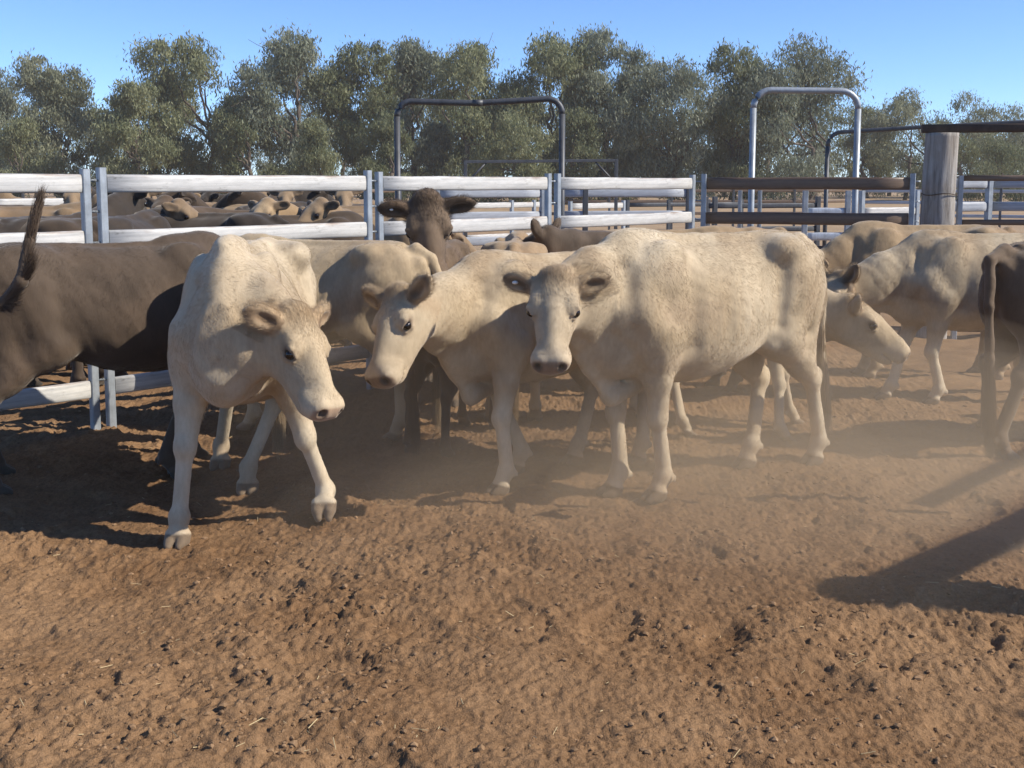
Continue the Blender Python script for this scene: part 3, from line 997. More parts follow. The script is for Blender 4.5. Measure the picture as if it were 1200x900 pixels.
# ------------------------------------------------------------------ metals and timber
def rail_material(name, base, stain, rust, rust_amt):
    m, nt, b = new_mat(name, rough=0.45, spec=0.4)
    tc = nd(nt, 'ShaderNodeTexCoord').outputs['Object']
    v = mapping(nt, tc, (1.1, 26, 34))
    n1 = noise(nt, v, 1.0, 5, 0.65, 0.5)
    n2 = noise(nt, mapping(nt, tc, (9, 40, 40), (3, 0, 0)), 1.0, 4, 0.7)
    oi = nd(nt, 'ShaderNodeObjectInfo')
    c = ramp(nt, n1, [(0.30, stain), (0.60, base)])
    c = mix(nt, 0.5, c, ramp(nt, n2, [(0.3, (0.72, 0.72, 0.72)), (0.6, (1.08, 1.08, 1.08))]), 'MULTIPLY')
    n5 = noise(nt, mapping(nt, tc, (6, 14, 16), (7, 0, 0)), 1.0, 5, 0.75)
    c = mix(nt, 0.8, c, ramp(nt, n5, [(0.30, (0.50, 0.49, 0.46)), (0.42, (1, 1, 1))]), 'MULTIPLY')
    # rust creeping from the upper edge
    sep = nd(nt, 'ShaderNodeSeparateXYZ'); nt.links.new(tc, sep.inputs[0])
    up = ramp(nt, math_n(nt, 'MULTIPLY', math_n(nt, 'ADD', sep.outputs['Z'], 0.06), 8.0), [(0.62, (0, 0, 0)), (0.95, (1, 1, 1))])
    nr = noise(nt, mapping(nt, tc, (1.3, 5, 9), (11, 0, 0)), 1.0, 5, 0.7)
    rr = ramp(nt, nr, [(0.60 - rust_amt, (0, 0, 0)), (0.72 - rust_amt, (1, 1, 1))])
    k = mix(nt, 1.0, rr, mix(nt, 0.75, (0.1, 0.1, 0.1), up), 'MULTIPLY')
    c = mix(nt, k, c, rust)
    nt.links.new(c, b.inputs['Base Color'])
    bump(nt, b, n2, 0.15, 0.004)
    return m


M_RAIL = rail_material('weathered_white_rail', (0.56, 0.545, 0.515), (0.35, 0.345, 0.335), (0.20, 0.125, 0.075), 0.06)
M_RAIL_RUSTY = rail_material('rusted_rail', (0.17, 0.115, 0.075), (0.11, 0.075, 0.052), (0.085, 0.05, 0.033), 0.15)
M_RAIL_GREY = rail_material('grey_rail', (0.40, 0.42, 0.45), (0.28, 0.30, 0.33), (0.22, 0.14, 0.09), 0.0)


def metal_mat(name, base, rough=0.5, metal=0.35):
    m, nt, b = new_mat(name, base, rough, 0.4, metal)
    tc = nd(nt, 'ShaderNodeTexCoord').outputs['Object']
    n1 = noise(nt, tc, 9, 5, 0.65)
    n2 = noise(nt, mapping(nt, tc, (30, 30, 4)), 1, 4, 0.6)
    c = mix(nt, 1.0, base, ramp(nt, n1, [(0.3, (0.7, 0.7, 0.7)), (0.7, (1.15, 1.15, 1.15))]), 'MULTIPLY')
    c = mix(nt, 0.6, c, ramp(nt, n2, [(0.3, (0.75, 0.74, 0.72)), (0.65, (1.1, 1.1, 1.1))]), 'MULTIPLY')
    nt.links.new(c, b.inputs['Base Color'])
    return m


M_GALV = metal_mat('galvanised_steel', (0.33, 0.36, 0.39), 0.45, 0.3)
M_GALV_LIGHT = metal_mat('pale_galvanised_steel', (0.52, 0.55, 0.58), 0.4, 0.35)
M_DARK = metal_mat('dark_steel', (0.085, 0.088, 0.095), 0.5, 0.3)
M_RUST = metal_mat('brown_rusted_steel', (0.075, 0.05, 0.036), 0.8, 0.1)


def tube(path, r, seg=10, prof=None, closed_ends=True):
    """tube along a path; prof = list of (side, up) profile points instead of a circle of radius r"""
    P = [Vector(p) for p in path]
    n = len(P)
    pf = prof if prof is not None else [(math.cos(2 * math.pi * i / seg), math.sin(2 * math.pi * i / seg)) for i in range(seg)]
    s = len(pf)
    V, F = [], []
    up0 = None
    for i in range(n):
        d = (P[min(i + 1, n - 1)] - P[max(i - 1, 0)]).normalized()
        ref = Vector((0, 0, 1)) if abs(d.z) < 0.9 else (Vector((1, 0, 0)) if up0 is None else up0)
        side = d.cross(ref)
        if side.length < 1e-5: side = d.cross(Vector((0, 1, 0)))
        side.normalize()
        up = side.cross(d).normalized()
        up0 = up
        rad = r[i] if isinstance(r, (list, tuple)) else r
        for a, b in pf:
            V.append(P[i] + side * (a * rad) + up * (b * rad))
    for i in range(n - 1):
        for j in range(s):
            F.append((i * s + j, i * s + (j + 1) % s, (i + 1) * s + (j + 1) % s, (i + 1) * s + j))
    if closed_ends:
        F.append(tuple(range(s))[::-1])
        F.append(tuple((n - 1) * s + j for j in range(s)))
    return V, F


def py_mesh(name, V, F, smooth=True):
    me = bpy.data.meshes.new(name)
    me.from_pydata([tuple(v) for v in V], [], F)
    if smooth:
        me.polygons.foreach_set('use_smooth', [len(p.vertices) == 4 for p in me.polygons])
    me.update()
    return me


def oval(w, h, n=14):
    out = []
    for i in range(n):
        t = 2 * math.pi * (i + 0.5) / n
        c, s = math.cos(t), math.sin(t)
        out.append((math.copysign(abs(c) ** 0.6, c) * w / 2, math.copysign(abs(s) ** 0.6, s) * h / 2))
    return out


def rbox(w, d, b=0.006):
    a, c = w / 2, d / 2
    return [(a - b, -c), (a, -c + b), (a, c - b), (a - b, c), (-a + b, c), (-a, c - b), (-a, -c + b), (-a + b, -c)]


_RAIL_CACHE = {}


def panel(name, label, cat, p0, p1, zs, top, mat, post_mat, rail_h=0.115, rail_w=0.042, post_w=0.052, group=None, base=0.0, posts=(0, 1), extra_posts=(), pins=True, sag=0.0):
    """a run of cattle rails between two posts; every rail and post is a part of its own"""
    p0 = Vector(p0); p1 = Vector(p1)
    d = p1 - p0
    L = d.length
    t = thing(name, label, cat, (p0.x, p0.y, base), math.atan2(d.y, d.x), group)
    rnd = random.Random(int(p0.x * 1000 + p0.y * 77))
    for z in zs:
        ks = [0.03 + (L - 0.06) * i / 6 for i in range(7)]
        path = [(0, 0, 0)] + [(x - ks[0], 0.002 * rnd.uniform(-1, 1), -sag * math.sin(math.pi * (x - ks[0]) / L) + 0.0025 * rnd.uniform(-1, 1)) for x in ks[1:]]
        V, F = tube(path, 1.0, prof=oval(rail_w, rail_h))
        o = link('rail', py_mesh('rail', V, F), t, mat)
        o.location = (ks[0], 0, z)
    for q in list(posts) + list(extra_posts):
        x = q * L
        V, F = tube([(x, 0, -0.25), (x, 0, top)], 1.0, prof=rbox(post_w, post_w))
        link('post', py_mesh('post', V, F, False), t, post_mat)
    if pins:
        for q in posts:
            x = q * L + (0.045 if q else -0.045)
            for z in (zs[-1] + 0.02, (zs[-1] + zs[-2]) / 2, zs[-2] - 0.02, zs[0] + 0.05):
                V, F = tube([(x - 0.028, 0.0, z), (x + 0.028, 0.0, z)], 0.009, 6)
                link('hinge_lug', py_mesh('hinge_lug', V, F), t, post_mat)
    return t


def fence_pt(px):
    Z = 1.0 / (0.14184 - 8.18e-5 * (px - 120))
    return Vector(((px - 600) / FPX * Z, Z, 0))


FZ = [0.30, 0.575, 0.90, 1.248, 1.60]
NEAR = 'white railed cattle panels round the near pen'
panel('cattle_panel', 'white railed panel at the left edge behind the brown cow with raised tail', 'cattle panel', fence_pt(-210), fence_pt(103), FZ, 1.69, M_RAIL, M_GALV, group=NEAR)
panel('cattle_panel', 'longest looking white railed panel, in front of the crowded brown cattle', 'cattle panel', fence_pt(122), fence_pt(432), FZ, 1.70, M_RAIL, M_GALV, group=NEAR)
panel('cattle_panel', 'white railed panel directly behind the dark brown head with spread ears', 'cattle panel', fence_pt(445), fence_pt(642), FZ, 1.69, M_RAIL, M_GALV, group=NEAR)
panel('cattle_panel', 'white railed panel next to the brown rusted panel', 'cattle panel', fence_pt(653), fence_pt(810), FZ, 1.69, M_RAIL, M_GALV, group=NEAR)
pA = Vector((2.02, 11.75, 0)); pB = Vector((4.02, 11.2, 0))
panel('rusted_panel', 'brown rusted rail panel between the white panels and the timber post', 'cattle panel', pA, pB, [0.09, 0.55, 0.90, 1.24, 1.60], 1.70, M_RAIL_RUSTY, M_GALV, rail_h=0.125)
panel('rusted_panel', 'brown rusted rail panel running off right of the timber post', 'cattle panel', (4.62, 11.5, 0), (7.4, 11.2, 0), [0.09, 0.55, 0.90, 1.20, 1.655], 1.68, M_RAIL_RUSTY, M_GALV, rail_h=0.06)


def arch(name, label, x0, x1, y0, y1, h0, h1, r, mat, crad=0.18, brace=False, square=False):
    """pipe hoop over a gateway: two legs and a bent top, one bent pipe, plus feet"""
    d = Vector((x1 - x0, y1 - y0, 0)); L = d.length
    t = thing(name, label, 'gateway', (x0, y0, 0), math.atan2(d.y, d.x))
    if square:
        for x, h in ((0, h0), (L, h1)):
            V, F = tube([(x, 0, -0.2), (x, 0, h)], 1, prof=rbox(r * 2, r * 2)); link('leg', py_mesh('leg', V, F, False), t, mat)
        V, F = tube([(0, 0, h0 - r - 0.003), (L, 0, h1 - r - 0.003)], 1, prof=rbox(r * 1.9, r * 1.9)); link('top_rail', py_mesh('top_rail', V, F, False), t, mat)
        for x, s in ((0, 1), (L, -1)):
            V, F = tube([(x, 0, h0 - 0.45), (x + s * 0.4, 0, h0 - r)], r * 0.7, 6); link('brace', py_mesh('brace', V, F), t, mat)
        return t
    pts = []
    for i in range(8):
        a = math.pi / 2 * i / 7
        pts.append((crad - crad * math.cos(a), 0, h0 - crad + crad * math.sin(a)))
    mid = [(L * 0.45, 0, (h0 + h1) / 2 - (0.03 if brace else 0)), (L * 0.5, 0, (h0 + h1) / 2 - (0.03 if brace else 0))]
    pt2 = []
    for i in range(8):
        a = math.pi / 2 * (1 - i / 7)
        pt2.append((L - crad + crad * math.cos(a), 0, h1 - crad + crad * math.sin(a)))
    V, F = tube(pts + mid + pt2, r, 12)
    link('top_bend', py_mesh('top_bend', V, F), t, mat)
    for x, h in ((0, h0), (L, h1)):
        V, F = tube([(x, 0, -0.2), (x, 0, h - crad)], r, 12); link('leg', py_mesh('leg', V, F), t, mat)
    if brace:
        V, F = tube([(L * 0.46, 0, (h0 + h1) / 2 - 0.03), (L * 0.52, 0, (h0 + h1) / 2 - 0.03)], r * 1.12, 10)
        link('sleeve', py_mesh('sleeve', V, F), t, mat)
    return t


def wx(px, depth): return (px - 600) / FPX * depth
def wz(py, depth): return CAM_H - (py - HORIZON) / FPX * depth


arch('gateway_arch', 'dark bent pipe arch rising behind the white rails', wx(467, 12.2), wx(658, 12.2), 12.2, 12.2, wz(121, 12.2), wz(118, 12.2), 0.033, M_DARK, 0.16, True)
arch('gateway_arch', 'tall shiny galvanised pipe arch behind the brown rusted panel', wx(879, 12.8), wx(1000, 12.8), 12.8, 12.8, wz(108, 12.8), wz(109, 12.8), 0.036, M_GALV, 0.2)
arch('gateway_arch', 'lower dark pipe arch reaching behind the timber post', wx(966, 18), wx(1230, 17), 18, 17, wz(156, 18), wz(147, 18), 0.034, M_DARK, 0.22)
arch('square_gateway', 'low square grey steel frame seen under the dark arch', wx(546, 21), wx(723, 21), 21, 21.3, wz(188, 21), wz(186, 21), 0.030, M_DARK, square=True)

# slide gate beside the tall arch
t = thing('slide_gate', 'grey sheeted slide gate at the foot of the tall pipe arch', 'gate', (wx(866, 13.0), 13.0, 0))
for i in range(3):
    V, F = tube([(i * 0.115, 0, 0.1), (i * 0.115, 0, 1.52)], 1, prof=rbox(0.105, 0.03)); link('sheet', py_mesh('sheet', V, F, False), t, M_GALV)
V, F = tube([(-0.06, 0.0, 1.55), (0.3, 0.0, 1.55)], 0.022, 8); link('top_pipe', py_mesh('top_pipe', V, F), t, M_GALV)

# timber strainer post with a steel rail over it
tz = 11.45
tx = wx(1096, tz)
t = thing('timber_post', 'thick weathered timber post with a dark rail on top', 'post', (tx, tz, 0))
rng = np.random.default_rng(3)
seg, rings = 56, 60
ph = np.linspace(0, 2 * np.pi, seg, endpoint=False)
V = []
for i in range(rings):
    z = -0.3 + (wz(157, tz) + 0.3) * i / (rings - 1)
    rad = 0.172 - 0.012 * z / 2
    g = rad * (1 + 0.035 * vnoise2(ph * 1.6 + 5, np.full(seg, z * 1.1), 9) + 0.020 * vnoise2(np.cos(ph) * 9 + 20, np.sin(ph) * 9 + z * 0.9, 10) + 0.014 * vnoise2(np.cos(ph) * 26, np.sin(ph) * 26 + z * 2.5, 12))
    if 1.45 < z < 1.52: g = g * 0.965
    for j in range(seg): V.append((g[j] * math.cos(ph[j]) + 0.02 * (z - 1), g[j] * math.sin(ph[j]), z))
F = [(i * seg + j, i * seg + (j + 1) % seg, (i + 1) * seg + (j + 1) % seg, (i + 1) * seg + j) for i in range(rings - 1) for j in range(seg)]
F.append(tuple((rings - 1) * seg + j for j in range(seg)))
M_TIMBER, nt, b = new_mat('weathered_timber', rough=0.9, spec=0.15)
tc = nd(nt, 'ShaderNodeTexCoord').outputs['Object']
n1 = noise(nt, mapping(nt, tc, (22, 22, 1.6)), 1, 6, 0.7, 0.8)
n2 = noise(nt, mapping(nt, tc, (4, 4, 2.5)), 1, 4, 0.6)
c = ramp(nt, n1, [(0.28, (0.10, 0.085, 0.07)), (0.5, (0.30, 0.28, 0.255)), (0.72, (0.45, 0.43, 0.40))])
c = mix(nt, ramp(nt, n2, [(0.45, (0, 0, 0)), (0.7, (0.7, 0.7, 0.7))]), c, (0.27, 0.225, 0.175))
nt.links.new(c, b.inputs['Base Color'])
bump(nt, b, n1, 0.7, 0.02)
link('shaft', py_mesh('shaft', V, F), t, M_TIMBER)
for i in range(2):
    z = 1.50 + 0.006 * i
V, F = tube([(0.02 + 0.168 * math.cos(a), 0.168 * math.sin(a), 1.49 + 0.01 * math.sin(3 * a)) for a in np.linspace(0, 2 * math.pi, 25)], 0.005, 6)
link('tie_wire', py_mesh('tie_wire', V, F), t, M_RUST)
t = thing('overhead_rail', 'dark brown steel rail lying across the top of the timber post', 'rail', (tx - 0.19, tz, wz(152, tz)), math.atan2(-0.35, 3))
V, F = tube([(0, 0, 0), (1.5, 0, 0.003), (3.2, 0, 0.0)], 1, prof=oval(0.06, 0.088)); link('bar', py_mesh('bar', V, F), t, M_RUST)

# fences further back in the yards
FAR = 'railed panels in the yards further back'
def far_panel(label, px0, z0, px1, z1, zs, top, mat, pm=M_GALV, rh=0.115, ex=()):
    panel('yard_panel', label, 'yard fence', (wx(px0, z0), z0, 0), (wx(px1, z1), z1, 0), zs, top, mat, pm, group=FAR, rail_h=rh, pins=False, extra_posts=ex, post_w=0.07)
far_panel('dark slate rails just behind the dark brown head', 512, 14.5, 636, 15.0, [0.5, 0.84, 1.17, 1.47], 1.55, M_RAIL_GREY)
far_panel('dark slate rails seen under the second white panel from the right', 655, 15.2, 806, 15.4, [0.5, 0.84, 1.17, 1.47], 1.55, M_RAIL_GREY, M_DARK, ex=(0.2,))
far_panel('pale cream rails beneath the square frame, left of its middle', 545, 22.5, 634, 24, [0.5, 0.84, 1.15], 1.25, M_RAIL, ex=(0.6, 0.9))
far_panel('pale cream rails under the right leg of the square frame', 668, 22, 730, 23.2, [0.5, 0.84, 1.15], 1.25, M_RAIL)
far_panel('thin dark rails between square frame and tall arch', 735, 24, 868, 25, [0.45, 0.8, 1.14], 1.25, M_DARK, M_DARK, 0.09, ex=(0.35, 0.7))
far_panel('dark rails seen through the rusted panel, left of the lower arch', 826, 17, 957, 17.4, [0.5, 0.9, 1.26], 1.4, M_DARK, M_DARK, 0.08, ex=(0.08,))
far_panel('short pale rail beside the right leg of the tall arch', 942, 15.8, 992, 15.8, [0.5, 0.85, 1.20], 1.5, M_GALV_LIGHT)
far_panel('pale rust spotted rail between tall arch and timber post', 1008, 15.9, 1072, 16.4, [0.5, 0.85, 1.20], 1.5, M_RAIL)
far_panel('grey blue rails right of the timber post', 1112, 13.4, 1156, 13.6, [0.5, 0.9, 1.32, 1.60], 1.66, M_RAIL_GREY)
far_panel('grey blue rails running off the right edge', 1157, 13.7, 1290, 13.3, [0.5, 0.9, 1.32, 1.60], 1.66, M_RAIL_GREY)
far_panel('pale rail standing in the mob of cattle at the far left', -10, 15.5, 96, 16.5, [0.5, 0.9, 1.33], 1.4, M_RAIL)
far_panel('pale rail behind the tan calf in the crowd', 150, 17, 185, 17.4, [0.5, 0.9, 1.37], 1.45, M_RAIL)
far_panel('distant brown rails behind the crowd', 30, 33, 470, 36, [0.6, 1.0, 1.36], 1.5, M_RAIL_RUSTY, M_DARK, 0.1, ex=(0.2, 0.4, 0.55, 0.8))
far_panel('distant brown rails behind the thin dark rails', 640, 37, 1000, 38, [0.6, 1.0, 1.36], 1.5, M_RAIL_RUSTY, M_DARK, 0.1, ex=(0.2, 0.4, 0.6, 0.8))
far_panel('distant rails beyond the timber post', 1010, 36, 1260, 33, [0.6, 1.0, 1.36], 1.5, M_RAIL_GREY, M_DARK, 0.1, ex=(0.33, 0.66))

# gate post and rails just right of the frame: their shadow falls across the bottom right corner
t = thing('side_rail_fence', 'round timber post and thick rails of the side fence whose shadow crosses the dirt', 'fence', (3.55, 3.72, 0))
V, F = tube([(0, 0, -0.3), (0, 0, 1.75)], [0.14, 0.13], 18); link('post', py_mesh('post', V, F), t, M_TIMBER)
for z, r_ in ((1.66, 0.085), (1.12, 0.05)):
    V, F = tube([(-0.12, -0.10, z), (2.72, 2.45, z)], r_, 14); link('rail', py_mesh('rail', V, F), t, M_TIMBER)
V, F = tube([(0.12, 0, 1.2), (2.9, -0.5, 1.2)], 0.07, 14); link('rail', py_mesh('rail', V, F), t, M_TIMBER)


V, F = tube([(1.01, 1.20, 1.93), (3.5, 3.69, 1.93)], 0.045, 14); link('rail', py_mesh('rail', V, F), t, M_TIMBER)
V, F = tube([(2.5, 2.69, -0.3), (2.5, 2.69, 1.95)], 0.09, 14); link('post', py_mesh('post', V, F), t, M_TIMBER)


# ------------------------------------------------------------------ trees
def leaf_material(name, c0, c1, c2):
    m, nt, b = new_mat(name, rough=0.6, spec=0.25)
    g = nd(nt, 'ShaderNodeAttribute', attribute_name='leaf')
    s = nd(nt, 'ShaderNodeSeparateColor'); nt.links.new(g.outputs['Color'], s.inputs[0])
    c = ramp(nt, s.outputs[0], [(0.0, c0), (0.5, c1), (1.0, c2)])
    nt.links.new(c, b.inputs['Base Color'])
    tr = nd(nt, 'ShaderNodeBsdfTranslucent'); nt.links.new(c, tr.inputs['Color'])
    mx = nd(nt, 'ShaderNodeMixShader'); mx.inputs[0].default_value = 0.38
    nt.links.new(b.outputs[0], mx.inputs[1]); nt.links.new(tr.outputs[0], mx.inputs[2])
    nt.links.new(mx.outputs[0], nt.nodes['Material Output'].inputs['Surface'])
    return m


M_LEAF = {'olive': leaf_material('olive_leaves', (0.120, 0.138, 0.066), (0.205, 0.218, 0.114), (0.290, 0.294, 0.168)),
          'grey': leaf_material('grey_green_leaves', (0.125, 0.146, 0.098), (0.210, 0.230, 0.160), (0.295, 0.310, 0.225)),
          'dark': leaf_material('deep_green_leaves', (0.095, 0.113, 0.054), (0.165, 0.181, 0.094), (0.235, 0.246, 0.140)),
          'pale': leaf_material('pale_dusty_leaves', (0.150, 0.165, 0.102), (0.235, 0.245, 0.156), (0.310, 0.314, 0.205))}
M_BARK, nt, b = new_mat('gum_bark', rough=0.9, spec=0.1)
tc = nd(nt, 'ShaderNodeTexCoord').outputs['Object']
n1 = noise(nt, mapping(nt, tc, (3, 3, 0.6)), 1, 5, 0.65, 0.5)
nt.links.new(ramp(nt, n1, [(0.3, (0.055, 0.042, 0.034)), (0.6, (0.13, 0.105, 0.085)), (0.8, (0.24, 0.21, 0.18))]), b.inputs['Base Color'])


def make_tree(seed, height, width, n_leaf, kind, airy=0.5, lobes=9, low=0.22, trunks=1):
    """a gum tree: tapered trunk and limbs; crown of many small hanging leaf sprays gathered in uneven clumps"""
    rng = random.Random(seed)
    nr = np.random.default_rng(seed)
    V, F = [], []

    def limb(p, q, r0, r1, wob=0.12, n=6):
        p, q = Vector(p), Vector(q)
        L = (q - p).length
        pts = [p.lerp(q, i / n) + Vector((rng.gauss(0, wob * L * 0.12), rng.gauss(0, wob * L * 0.12), 0)) * (1 if 0 < i < n else 0) for i in range(n + 1)]
        v, f = tube(pts, [r0 + (r1 - r0) * i / n for i in range(n + 1)], 6)
        k = len(V)
        V.extend(v); F.extend([tuple(a + k for a in fc) for fc in f])
    clumps = []
    for k in range(lobes):
        z = low + (0.93 - low) * ((k + 0.6) / lobes) ** 0.8
        ww = width * 0.5 * (math.sin(math.pi * min(1, max(0.06, (z - low * 0.5) / (1.08 - low * 0.5)))) ** 0.6)
        a = rng.random() * 6.283
        rr = ww * (0.25 + 0.65 * rng.random() ** 0.7)
        if k == lobes - 1: rr *= 0.3
        cr = width * (0.13 + 0.10 * rng.random())
        clumps.append((Vector((rr * math.cos(a), rr * math.sin(a), z * height - 0.02 * height)), cr))
    r0 = 0.028 * height
    for tk in range(trunks):
        bx = rng.gauss(0, 0.06 * width) if trunks > 1 else 0.0
        by = rng.gauss(0, 0.06 * width) if trunks > 1 else 0.0
        fork = Vector((bx * 2.2 + rng.gauss(0, 0.04 * width), by * 2.2, height * (0.30 + 0.12 * rng.random())))
        limb((bx, by, -0.3), fork, r0 / (trunks ** 0.5), r0 * 0.7 / (trunks ** 0.5), 0.3)
        for i, (c, cr) in enumerate(clumps):
            if i % trunks != tk: continue
            m_ = fork.lerp(c, 0.55) + Vector((0, 0, -0.04 * height))
            if c.z < fork.z: 
                st = Vector((bx, by, c.z * 0.6)); limb(st, c, r0 * 0.25, r0 * 0.08, 0.5)
                continue
            limb(fork, m_, r0 * 0.45 / (trunks ** 0.5), r0 * 0.25, 0.4)
            limb(m_, c, r0 * 0.25, r0 * 0.08, 0.4)
            for q in range(3):
                e = c + Vector((rng.gauss(0, 1), rng.gauss(0, 1), rng.gauss(0.3, 0.7))) * cr * 0.7
                limb(m_.lerp(c, 0.7), e, r0 * 0.10, r0 * 0.035, 0.4, 4)
    trunk_me = py_mesh('trunk', V, F)
    # sprays: sub-clumps round each clump's shell, leaves round each sub-clump
    cl = np.array([[*c, r] for c, r in clumps])
    w = cl[:, 3] ** 2.2; w = w / w.sum()
    nsub = int(lobes * 26)
    ci = nr.choice(len(cl), nsub, p=w)
    dirs = nr.normal(size=(nsub, 3)); dirs /= np.linalg.norm(dirs, axis=1)[:, None]
    rad = (0.45 + 0.65 * nr.random(nsub) ** 0.6)
    sub = cl[ci, :3] + dirs * (cl[ci, 3] * rad)[:, None] * np.array((1.0, 1.0, 0.82))
    sub = sub[sub[:, 2] > height * low * 0.55]
    sw = 0.35 + nr.random(len(sub)) ** 1.5 * 1.6
    ssize = width * 0.045 * (0.6 + 0.9 * nr.random(len(sub)))
    li = nr.choice(len(sub), n_leaf, p=sw / sw.sum())
    g = nr.normal(size=(n_leaf, 3))
    P = sub[li] + g * ssize[li][:, None] * np.array((1, 1, 0.85))
    P[:, 2] -= np.abs(nr.normal(size=n_leaf)) * ssize[li] * 0.45
    sz = (0.078 + 0.098 * nr.random(n_leaf)) * (height / 11.0) ** 0.5 * 1.15
    d = np.stack([nr.normal(size=n_leaf) * 0.55, nr.normal(size=n_leaf) * 0.55, -np.ones(n_leaf)], 1)
    d /= np.linalg.norm(d, axis=1)[:, None]
    s = np.cross(d, nr.normal(size=(n_leaf, 3))); s /= np.linalg.norm(s, axis=1)[:, None]
    a = P - s * (sz * 0.42)[:, None]; c = P + s * (sz * 0.42)[:, None]
    tpp = P - d * (sz * 1.0)[:, None]; bt = P + d * (sz * 1.1)[:, None]
    LV = np.stack([tpp, a, bt + (c - P) * 0.8], 1).reshape(-1, 3)
    LF = np.arange(n_leaf * 3).reshape(-1, 3)
    crown = mesh_from('crown', LV, LF, False)
    tone = np.clip(0.5 + 0.26 * nr.normal(size=len(sub))[li] + 0.14 * nr.normal(size=n_leaf), 0, 1)
    tone = np.repeat(tone, 3)
    set_color(crown, 'leaf', np.stack([tone, tone, tone], 1))
    return trunk_me, crown


TREES = [   # label, pixel x, pixel top, pixel width, depth, kind, airy, lobes, trunks
    ('airy olive gum at the far left with thin spreading limbs', 62, 76, 105, 82, 'pale', 9, 2),
    ('half seen grey green gum on the left edge', -2, 88, 90, 88, 'grey', 9, 1),
    ('rounded bright olive gum right of the airy left gum', 168, 92, 92, 76, 'olive', 13, 1),
    ('tall forked gum with two separate heads', 240, 46, 118, 82, 'olive', 12, 2),
    ('tallest silver green gum in the left half, pointed at the top', 345, 38, 108, 80, 'grey', 14, 1),
    ('dark gum with open dark limbs left of the dark arch', 425, 50, 92, 84, 'dark', 11, 2),
    ('gum just above the left bend of the dark arch', 487, 50, 88, 86, 'grey', 11, 1),
    ('broad gum over the middle of the dark arch', 555, 56, 115, 82, 'olive', 14, 1),
    ('gum with rounded olive top over the right bend of the dark arch', 640, 44, 105, 84, 'olive', 13, 1),
    ('gum with small ragged topmost heads, highest right of centre', 705, 36, 95, 84, 'grey', 12, 1),
    ('wide grey gum between the two tall arches', 782, 74, 110, 80, 'grey', 13, 1),
    ('leaning trunked gum behind the left leg of the tall arch', 858, 58, 105, 82, 'dark', 11, 3),
    ('many stemmed gum framed by the tall arch', 940, 55, 130, 80, 'grey', 13, 4),
    ('dusty gum right of the tall arch', 1058, 107, 82, 92, 'pale', 10, 2),
    ('low distant gum behind the rail on the timber post', 1122, 119, 85, 100, 'pale', 10, 1),
    ('lowest distant gum on the right edge', 1185, 128, 95, 104, 'pale', 10, 2),
    ('short bushy gum filling between the forked and silver gums', 296, 118, 70, 78, 'dark', 8, 1),
    ('low olive bush below the silver gum', 375, 142, 62, 74, 'olive', 7, 1),
    ('low shaded gum between the left pair of crowns', 118, 128, 62, 86, 'dark', 8, 1),
    ('dense dark gum filling behind the dark arch', 525, 112, 95, 92, 'dark', 10, 1),
    ('dense low gum right of the dark arch leg', 738, 108, 85, 92, 'dark', 10, 1),
    ('low olive gum in front of the broad one, inside the dark arch', 600, 128, 78, 74, 'olive', 8, 1),
    ('low dense gum between the wide grey gum and the leaning one', 822, 118, 70, 92, 'olive', 8, 1),
    ('dark low gum left of the dark arch near its leg', 455, 135, 62, 76, 'dark', 8, 1),
    ('small pale gum peeping between tall arch and dusty gum', 1012, 128, 60, 100, 'olive', 8, 1),
    ('short dark gum below the forked gum', 205, 140, 60, 80, 'dark', 8, 1),
    ('low pale shrubby gum under the left airy gum', 30, 140, 75, 78, 'olive', 8, 1),
    ('low dark gum behind the right leg of the dark arch', 668, 130, 72, 78, 'dark', 8, 1),
    ('low broad gum behind the timber post', 1090, 150, 80, 88, 'olive', 8, 1),
    ('low gum at the right edge under the rail', 1165, 160, 90, 84, 'dark', 8, 1),
]
BACK = [(25, 125), (75, 120), (140, 130), (185, 128), (225, 112), (270, 125), (318, 112), (362, 118), (405, 108), (450, 104), (500, 100), (545, 104), (585, 98), (630, 100), (675, 92),
        (722, 100), (765, 112), (810, 124), (850, 112), (900, 106), (950, 108), (995, 124), (1040, 138), (1085, 146), (1135, 148), (1180, 150), (1215, 145)]
TREES += [('%s gum of the rear rank, %s' % (('dark', 'olive', 'grey', 'dull')[i % 4], where), px, pt, 72, 102 + (i * 7) % 12, ('dark', 'olive', 'grey', 'dark')[i % 4], 8, 1)
          for i, ((px, pt), where) in enumerate(zip(BACK, (
              'at the far left', 'behind the airy gum', 'left of the rounded gum', 'behind the rounded gum', 'left of the forked gum', 'right of the forked gum', 'left of the silver gum', 'right of the silver gum',
              'left of the open limbed gum', 'behind the dark arch leg', 'at the left bend of the dark arch', 'left of the arch middle', 'at the arch middle', 'right of the arch middle', 'at the right bend of the dark arch',
              'behind the ragged topped gum', 'behind the wide grey gum', 'left of the tall arch', 'behind the tall arch leg', 'inside the tall arch', 'at the right half of the tall arch', 'right of the tall arch',
              'behind the dusty gum', 'behind the timber post', 'right of the timber post', 'near the right edge', 'past the right edge')))]
for i, (lab, px, pyt, pw, dep, kind, lobes, tr) in enumerate(TREES):
    h = wz(pyt, dep) + 0.2
    w = pw / FPX * dep * 1.12
    low = 0.06 if 'low' in lab or 'rear' in lab or 'short' in lab or 'dense' in lab or 'bush' in lab else 0.09
    small = pyt > 105 or i >= 30
    tm, cm = make_tree(100 + i, h, w, (6000 if i >= 30 else 12000) if small else 25000, kind, 0.5, lobes, low, tr)
    t = thing('gum_tree', lab, 'tree', (wx(px, dep), dep, -0.1), 0.0, 'gum trees along the back of the yards')
    link('trunk', tm, t, M_BARK)
    link('crown', cm, t, M_LEAF[kind])

